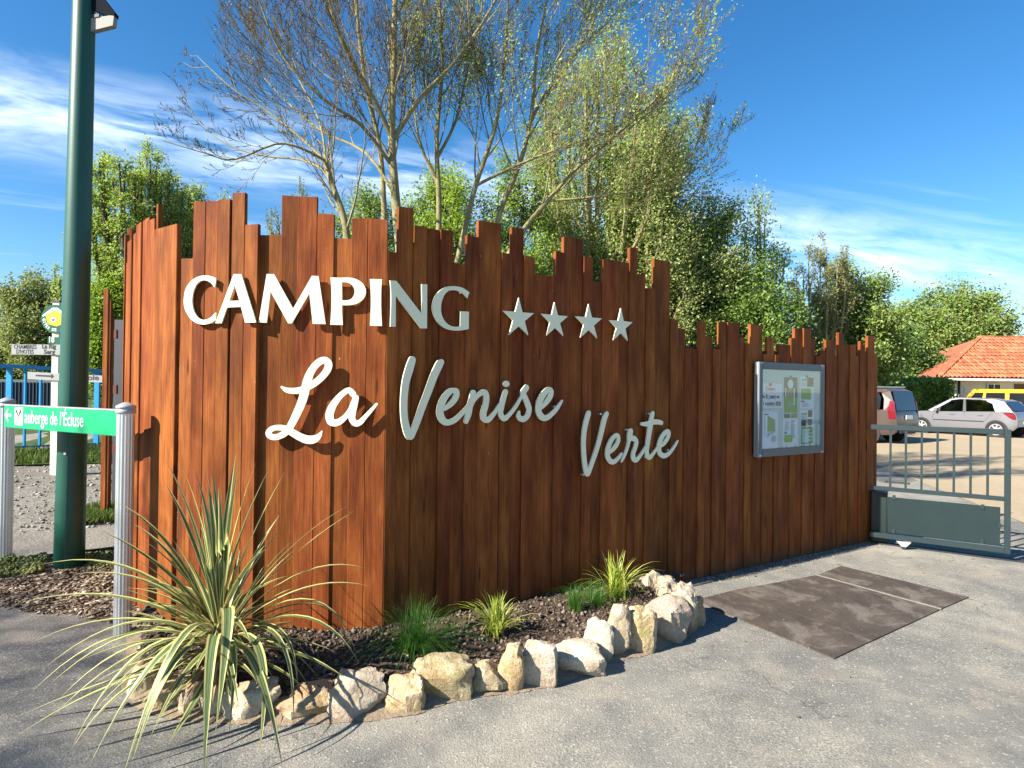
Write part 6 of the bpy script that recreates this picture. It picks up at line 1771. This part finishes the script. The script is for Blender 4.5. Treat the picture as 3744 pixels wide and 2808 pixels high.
# =================================================================== VEHICLES
def interp(tab, x):
    if x <= tab[0][0]: return tab[0][1]
    for (a, va_), (b, vb_) in zip(tab, tab[1:]):
        if x <= b: return va_ + (vb_ - va_) * (x - a) / (b - a)
    return tab[-1][1]
def make_vehicle(name, label, cat, spec, loc, heading, pm):
    """local x runs from the tail (0) to the nose; y to the left; built from a side profile"""
    L_, Wd = spec['L'], spec['W']
    t_ = thing(name, label, cat, loc, math.atan2(heading[1], heading[0]))
    roof, belt, low_ = spec['roof'], spec['belt'], spec['low']
    def halfw(x, z):
        zb = interp(belt, x); zr = interp(roof, x); hw = Wd / 2
        e = min(x, L_ - x); hw *= 1 - 0.16 * max(0, 1 - e / 0.55) ** 2
        if z > zb: hw *= 1 - spec.get('tumble', 0.20) * min(1, (z - zb) / 0.5)
        zl = interp(low_, x)
        if z < zl + 0.25: hw *= 0.965 + 0.035 * (z - zl) / 0.25
        return hw
    def skin(xs, zfun, nm, mt, off=0.0):
        V = []; F = []; rows = 0
        for x in xs:
            ring = zfun(x)
            rows = len(ring)
            for (y, z) in ring: V.append((x - L_ * spec['cx'], y, z))
        for i in range(len(xs) - 1):
            for k_ in range(rows - 1):
                a = i * rows + k_; F.append((a, a + rows, a + rows + 1, a + 1))
        F.append(tuple(range(rows))); F.append(tuple((len(xs) - 1) * rows + k_ for k_ in range(rows))[::-1])
        me = mesh(nm, V, F, True)
        bm = bmesh.new(); bm.from_mesh(me); bmesh.ops.recalc_face_normals(bm, faces=bm.faces); bm.to_mesh(me); bm.free()
        try: me.set_sharp_from_angle(angle=R(38))
        except Exception: pass
        return link(nm, me, mt, t_, (0, 0, 0))
    xs = sorted(set([p[0] for p in roof] + [p[0] for p in low_] + [i * L_ / 44 for i in range(45)]))
    # lower body up to the belt line (or bonnet)
    def ring_low(x):
        zl = interp(low_, x); zt = min(interp(belt, x), interp(roof, x))
        out = []
        for f_ in (0, .06, .3, .6, .85, .97, 1.0):
            z = zl + (zt - zl) * f_; y = halfw(x, z) * (0.975 if f_ in (0, 1.0) else 1.0) 
            out.append((y, z))
        top = [(o_[0] * 0.5, zt + 0.012) for o_ in out[-1:]]
        return out + top + [(-y, z) for y, z in top] + [(-y, z) for y, z in out[::-1]]
    skin(xs, ring_low, 'body', pm)
    # arches: dark discs and wheels
    for wx in spec['wheels']:
        for sgn in (-1, 1):
            hw = halfw(wx, 0.6)
            rw = spec['rw']
            mb = MB(); M_ = Matrix.Translation((wx - L_ * spec['cx'], sgn * (hw + 0.002), rw)) @ Matrix.Rotation(R(90) * (-sgn), 4, 'X')
            mb.lathe([(rw * 1.17, -0.10), (rw * 1.17, 0.004), (rw * 0.2, 0.004)], 28, M=M_); mb.build('wheel_arch', M_PLAST, t_, loc=(0, 0, 0))
            mb = MB(); mb.lathe([(rw * .7, 0.0), (rw * 0.97, 0.0), (rw, 0.012), (rw, -0.16), (rw * .9, -0.18)], 28, M=M_ @ Matrix.Translation((0, 0, 0.014)))
            wh = mb.build('tyre', M_RUBBER, t_, True, loc=(0, 0, 0))
            mb = MB()
            for s_i in range(spec.get('spokes', 6)):
                a = s_i * 2 * math.pi / spec.get('spokes', 6)
                mb.box((rw * 0.36, 0, 0.012), (rw * 0.62, rw * 0.17, 0.02), M_ @ Matrix.Rotation(a, 4, 'Z'))
            mb.lathe([(rw * .62, -0.02), (rw * .62, 0.022), (rw * .70, 0.022), (rw * .70, -0.02)], 28, M=M_)
            mb.lathe([(rw * .16, 0.0), (rw * .16, 0.030), (0, 0.032)], 14, M=M_)
            mb.build('rim', M_RIM, wh, loc=(0, 0, 0))
            mb = MB(); mb.lathe([(rw * .66, 0.003), (0, 0.004)], 24, M=M_); mb.build('brake_shadow', M_PLAST, wh, loc=(0, 0, 0))
    # cabin: roof panel + pillars with real glass between
    cab0, cab1 = spec['cab']
    rx = [x for x in xs if interp(roof, x) > interp(belt, x) + 0.02]
    # roof skin
    def ring_roof(x):
        zt = interp(roof, x); hw = halfw(x, zt - 0.04)
        return [(hw + 0.005, zt - 0.075), (hw - 0.02, zt - 0.035), (hw * .8, zt - 0.008), (hw * .4, zt), (-hw * .4, zt), (-hw * .8, zt - 0.008), (-hw + 0.02, zt - 0.035), (-hw - 0.005, zt - 0.075)]
    rr0, rr1 = spec['roofx']
    skin([x for x in xs if rr0 <= x <= rr1], ring_roof, 'roof', spec.get('roofmat', pm))
    # side window polygons and pillars
    for sgn in (-1, 1):
        def P3(x, z, o_=0.0): return Vector((x - L_ * spec['cx'], sgn * (halfw(x, z) + o_), z))
        def panel(poly, nm, mt, o_=0.0, th=0.012):
            n = len(poly); V = [P3(x, z, o_ + th / 2) for x, z in poly] + [P3(x, z, o_ - th / 2) for x, z in poly]
            tri = tessellate_polygon([[Vector((x, z, 0)) for x, z in poly]])
            F = [tuple(t) for t in tri] + [tuple(i + n for i in t[::-1]) for t in tri] + [(i, (i + 1) % n, n + (i + 1) % n, n + i) for i in range(n)]
            me = mesh(nm, V, F); bm = bmesh.new(); bm.from_mesh(me); bmesh.ops.recalc_face_normals(bm, faces=bm.faces); bm.to_mesh(me); bm.free()
            return link(nm, me, mt, t_, (0, 0, 0))
        for poly in spec['pillars']: panel(poly, 'pillar', pm, 0.0, 0.03)
        for poly in spec.get('darkpillars', []): panel(poly, 'pillar', M_PLAST, 0.004, 0.02)
        for poly in spec['glass']: panel(poly, 'side_window', spec.get('glassmat', M_CARGLASS), -0.004, 0.006)
        for x0, x1, z0, z1_ in spec.get('mould', []): panel([(x0, z0), (x1, z0), (x1, z1_), (x0, z1_)], 'side_moulding', M_PLAST, 0.010, 0.016)
        for x, z in spec.get('handles', []): panel([(x - .09, z - .015), (x + .09, z - .015), (x + .09, z + .02), (x - .09, z + .02)], 'door_handle', spec.get('handlemat', pm), 0.018, 0.02)
        for pts_ in spec.get('seams', []):
            for (xa, za), (xb, zb2) in zip(pts_, pts_[1:]):
                mb = MB(); mb.bar(P3(xa, za, 0.001), P3(xb, zb2, 0.001), 0.008, 0.008); mb.build('door_seam', M_PLAST, t_, loc=(0, 0, 0))
        for poly in spec.get('tails', []): panel(poly, 'tail_light', M_TAIL, 0.006, 0.03)
        for poly in spec.get('heads', []): panel(poly, 'headlight', M_HEAD, 0.006, 0.03)
        mx, mz = spec['mirror']
        q = P3(mx, mz, 0.10); mb = MB(); mb.box(q, (0.10, 0.16, 0.12)); mb.build('mirror', spec.get('mirrormat', pm), t_, loc=(0, 0, 0))
        if spec.get('rails'):
            mb = MB(); a, b = spec['rails']
            za, zb2 = interp(roof, a), interp(roof, b)
            q0 = Vector((a - L_ * spec['cx'], sgn * (halfw(a, za) - .05), za + .045)); q1 = Vector((b - L_ * spec['cx'], sgn * (halfw(b, zb2) - .05), zb2 + .05))
            mb.bar(q0, q1, 0.035, 0.035); mb.build('roof_rail', M_DKALU, t_, loc=(0, 0, 0))
    # rear and front screens
    def cross(x0, z0, x1, z1_, nm, mt, k_=0.93, o_=0.0):
        y0 = halfw(x0, z0) * k_; y1 = halfw(x1, z1_) * k_; cx = L_ * spec['cx']
        s = 1 if x0 < L_ / 2 else -1
        V = [(x0 - cx - s * o_, -y0, z0), (x0 - cx - s * o_, y0, z0), (x1 - cx - s * o_, y1, z1_), (x1 - cx - s * o_, -y1, z1_)]
        V += [(a + s * 0.02, b, c) for a, b, c in V]
        me = mesh(nm, V, [(0, 1, 2, 3), (7, 6, 5, 4), (0, 4, 5, 1), (1, 5, 6, 2), (2, 6, 7, 3), (3, 7, 4, 0)])
        bm = bmesh.new(); bm.from_mesh(me); bmesh.ops.recalc_face_normals(bm, faces=bm.faces); bm.to_mesh(me); bm.free()
        return link(nm, me, mt, t_, (0, 0, 0))
    for q in spec['screens']: cross(*q)
    # floor and seats, seen through the glass
    mb = MB(); mb.box(((cab0 + cab1) / 2 - L_ * spec['cx'], 0, 0.55), (cab1 - cab0 - 0.1, Wd * 0.84, 0.3)); mb.build('cabin_floor', M_INT, t_, loc=(0, 0, 0))
    for sx_, sy_ in spec['seats']:
        mb = MB(); mb.box((sx_ - L_ * spec['cx'], sy_, 0.95), (0.16, 0.48, 0.6)); mb.box((sx_ - L_ * spec['cx'], sy_, 1.30), (0.10, 0.24, 0.16)); mb.build('seat', M_INT, t_, loc=(0, 0, 0))
    return t_

hatch = dict(L=3.99, W=1.70, cx=0.5, rw=0.305, wheels=(0.62, 3.20), spokes=7, tumble=0.22,
    low=[(0, 0.42), (0.12, 0.28), (0.9, 0.22), (3.0, 0.22), (3.85, 0.24), (3.99, 0.36)],
    belt=[(0, 0.72), (0.03, 0.86), (0.10, 0.98), (0.3, 1.02), (0.9, 0.985), (2.6, 0.93), (2.9, 0.92), (3.99, 0.90)],
    roof=[(0, 0.70), (0.03, 0.88), (0.12, 1.02), (0.42, 1.37), (0.62, 1.435), (1.2, 1.485), (1.9, 1.485), (2.25, 1.42), (2.9, 1.02), (3.2, 0.93), (3.6, 0.83), (3.85, 0.70), (3.99, 0.50)],
    cab=(0.35, 2.9), roofx=(0.36, 2.32),
    pillars=[[(0.12, 0.97), (0.40, 1.35), (0.62, 1.41), (0.90, 1.42), (0.98, 1.36), (0.76, 1.27), (0.66, 1.03), (0.60, 0.98)], [(2.22, 1.42), (2.30, 1.38), (2.95, 0.96), (2.80, 0.92), (2.18, 1.36)], [(0.60, 1.34), (0.66, 1.43), (1.9, 1.485), (2.26, 1.43), (2.2, 1.38), (1.88, 1.43), (1.2, 1.43)]],
    darkpillars=[[(1.60, 0.95), (1.68, 1.43), (1.76, 1.43), (1.71, 0.95)], [(2.55, 0.93), (2.72, 0.92), (2.60, 1.03), (2.50, 1.10)]],
    glass=[[(0.66, 0.98), (0.74, 1.27), (0.90, 1.36), (1.68, 1.43), (1.60, 0.95)], [(1.70, 0.95), (1.76, 1.43), (1.9, 1.43), (2.20, 1.37), (2.80, 0.95), (2.72, 0.92)]],
    mould=[(1.02, 2.76, 0.575, 0.605)], handles=[(1.12, 0.83), (2.10, 0.84)], seams=[[(1.68, 0.30), (1.66, 0.93)], [(2.80, 0.30), (2.80, 0.66), (2.72, 0.90)], [(0.98, 0.62), (0.78, 0.90), (0.74, 0.97)]],
    tails=[[(0.03, 0.70), (0.05, 0.86), (0.14, 0.96), (0.42, 0.95), (0.26, 0.80), (0.12, 0.70)]], heads=[[(3.50, 0.66), (3.46, 0.80), (3.62, 0.81), (3.84, 0.70), (3.90, 0.60)]], mirror=(2.62, 0.99), roofmat=M_SILVER,
    screens=[(0.13, 1.02, 0.44, 1.37, 'rear_window', M_DKGLASS, 0.86, 0.02), (2.98, 0.98, 2.32, 1.40, 'windscreen', M_CARGLASS, 0.92), (0.02, 0.44, 0.03, 0.60, 'rear_bumper', M_SILVER, 0.9, 0.05), (-0.03, 0.52, -0.03, 0.62, 'number_plate', M_WHITE, 0.3, 0.01)],
    seats=[(1.0, -.38), (1.0, .38), (2.0, -.38), (2.0, .38)])
rw_ = gnd(3641, 1600); 
head1 = Vector((-0.52, 0.85, 0)).normalized()
org = Vector((rw_.x, rw_.y, 0)) + head1 * (hatch['L'] * 0.5 - 0.62) + Vector((head1.y, -head1.x, 0)) * -0.0
# rear wheel visible side is the left-hand flank: shift body away from it
side = Vector((-head1.y, head1.x, 0))
if side.y > 0: side = -side
org = org - side * (hatch['W'] / 2)
make_vehicle('hatchback_car', 'silver five-door hatchback parked with its tail to the right, behind the gate', 'car', hatch, tuple(org), head1, M_SILVER)

mpv = dict(L=4.38, W=1.80, cx=0.5, rw=0.32, wheels=(0.82, 3.50), spokes=7, tumble=0.13,
    low=[(0, 0.40), (0.12, 0.30), (1.0, 0.24), (3.4, 0.24), (4.2, 0.26), (4.38, 0.40)],
    belt=[(0, 0.80), (0.05, 1.08), (0.3, 1.10), (2.6, 1.07), (3.2, 1.05), (4.38, 1.0)],
    roof=[(0, 0.80), (0.03, 1.0), (0.08, 1.35), (0.20, 1.72), (0.35, 1.79), (1.4, 1.82), (2.3, 1.80), (2.7, 1.68), (3.3, 1.14), (3.6, 1.05), (4.1, 0.92), (4.3, 0.75), (4.38, 0.5)],
    cab=(0.2, 3.2), roofx=(0.20, 2.72),
    pillars=[[(0.05, 1.02), (0.10, 1.35), (0.21, 1.70), (0.42, 1.74), (0.44, 1.62), (0.36, 1.45), (0.34, 1.08)], [(0.42, 1.66), (0.42, 1.76), (2.3, 1.78), (2.68, 1.68), (2.60, 1.62), (2.2, 1.69)], [(2.60, 1.66), (2.72, 1.66), (3.34, 1.10), (3.2, 1.05)]],
    darkpillars=[[(1.28, 1.06), (1.30, 1.69), (1.38, 1.69), (1.36, 1.06)], [(2.18, 1.06), (2.16, 1.69), (2.24, 1.69), (2.27, 1.06)]],
    glass=[[(0.46, 1.10), (0.46, 1.50), (0.56, 1.66), (1.30, 1.69), (1.28, 1.08)], [(1.36, 1.08), (1.38, 1.69), (2.16, 1.69), (2.18, 1.08)], [(2.27, 1.07), (2.24, 1.69), (2.60, 1.64), (3.18, 1.07)]], glassmat=M_DKGLASS,
    mould=[(1.3, 3.0, 0.60, 0.68)], handles=[(1.5, 0.98), (2.4, 0.98)], seams=[[(1.32, 0.35), (1.32, 1.05)], [(2.24, 0.32), (2.22, 1.05)]],
    tails=[[(0.0, 0.82), (0.04, 1.05), (0.08, 1.36), (0.19, 1.40), (0.24, 1.10), (0.20, 0.82)]], heads=[[(3.9, 0.72), (3.85, 0.90), (4.1, 0.88), (4.3, 0.70)]], mirror=(2.95, 1.12), rails=(0.4, 2.3),
    screens=[(0.06, 1.08, 0.20, 1.70, 'rear_window', M_DKGLASS, 0.88, 0.03), (3.32, 1.12, 2.72, 1.66, 'windscreen', M_CARGLASS, 0.92), (0.0, 0.36, 0.0, 0.58, 'rear_bumper', M_PLAST, 0.98, 0.08), (-0.03, 0.80, -0.03, 0.92, 'number_plate', M_WHITE, 0.3, 0.02)],
    seats=[(1.1, -.4), (1.1, .4), (2.2, -.4), (2.2, .4)])
head2 = Vector((-0.56, 0.83, 0)).normalized()
rwv = gnd(3172, 1619); side = Vector((-head2.y, head2.x, 0)); side = side if side.y < 0 else -side
org = Vector((rwv.x, rwv.y, 0)) + head2 * (mpv['L'] * 0.5 - mpv['wheels'][0]) - side * (mpv['W'] / 2)
make_vehicle('estate_van', 'brownish bronze compact people carrier with roof rails, half hidden by the fence end', 'van', mpv, tuple(org), head2, M_BRONZE)

jeep = dict(L=4.25, W=1.80, cx=0.5, rw=0.36, wheels=(0.80, 3.37), spokes=5, tumble=0.06,
    low=[(0, 0.50), (0.1, 0.42), (4.15, 0.42), (4.25, 0.5)],
    belt=[(0, 1.12), (2.85, 1.12), (4.25, 1.10)],
    roof=[(0, 1.10), (0.04, 1.45), (0.10, 1.84), (0.2, 1.87), (2.4, 1.87), (2.55, 1.83), (2.95, 1.22), (3.05, 1.20), (4.05, 1.14), (4.2, 1.05), (4.25, 0.7)],
    cab=(0.1, 2.9), roofx=(0.06, 2.5),
    pillars=[[(0.03, 1.10), (0.10, 1.82), (0.34, 1.84), (0.30, 1.10)], [(0.30, 1.70), (0.30, 1.85), (2.45, 1.86), (2.55, 1.80), (2.42, 1.70)], [(2.40, 1.74), (2.54, 1.80), (2.96, 1.18), (2.84, 1.10)], [(1.15, 1.10), (1.15, 1.72), (1.30, 1.72), (1.30, 1.10)], [(2.05, 1.10), (2.0, 1.72), (2.1, 1.72), (2.18, 1.10)]],
    glass=[[(0.34, 1.18), (0.34, 1.70), (1.15, 1.70), (1.15, 1.18)], [(1.30, 1.18), (1.30, 1.70), (2.0, 1.70), (2.05, 1.18)], [(2.18, 1.15), (2.1, 1.70), (2.42, 1.70), (2.82, 1.15)]], glassmat=M_DKGLASS,
    mould=[(1.3, 3.0, 0.46, 0.56)], handles=[(1.45, 1.0), (2.3, 1.0)], handlemat=M_PLAST, seams=[[(1.22, 0.5), (1.22, 1.1)], [(2.12, 0.5), (2.12, 1.1)]],
    tails=[[(0.0, 0.85), (0.02, 1.08), (0.10, 1.08), (0.10, 0.85)]], heads=[[(4.05, 0.85), (4.05, 1.02), (4.22, 1.0), (4.24, 0.85)]], mirror=(2.72, 1.2),
    screens=[(0.04, 1.18, 0.10, 1.78, 'rear_window', M_DKGLASS, 0.9, 0.02), (2.98, 1.22, 2.55, 1.80, 'windscreen', M_CARGLASS, 0.94), (0.0, 0.45, 0.0, 0.68, 'rear_bumper', M_PLAST, 1.0, 0.1)],
    seats=[(1.1, -.4), (1.1, .4), (2.1, -.4), (2.1, .4)])
head3 = Vector((-0.60, 0.80, 0)).normalized()
nose = at(3425, 1480, 30.5); 
org = Vector((nose.x, nose.y, 0)) - head3 * (jeep['L'] * 0.5)
make_vehicle('off_road_car', 'bright yellow boxy off-road car parked behind the silver hatchback', 'car', jeep, tuple(org), head3, M_YELLOW)
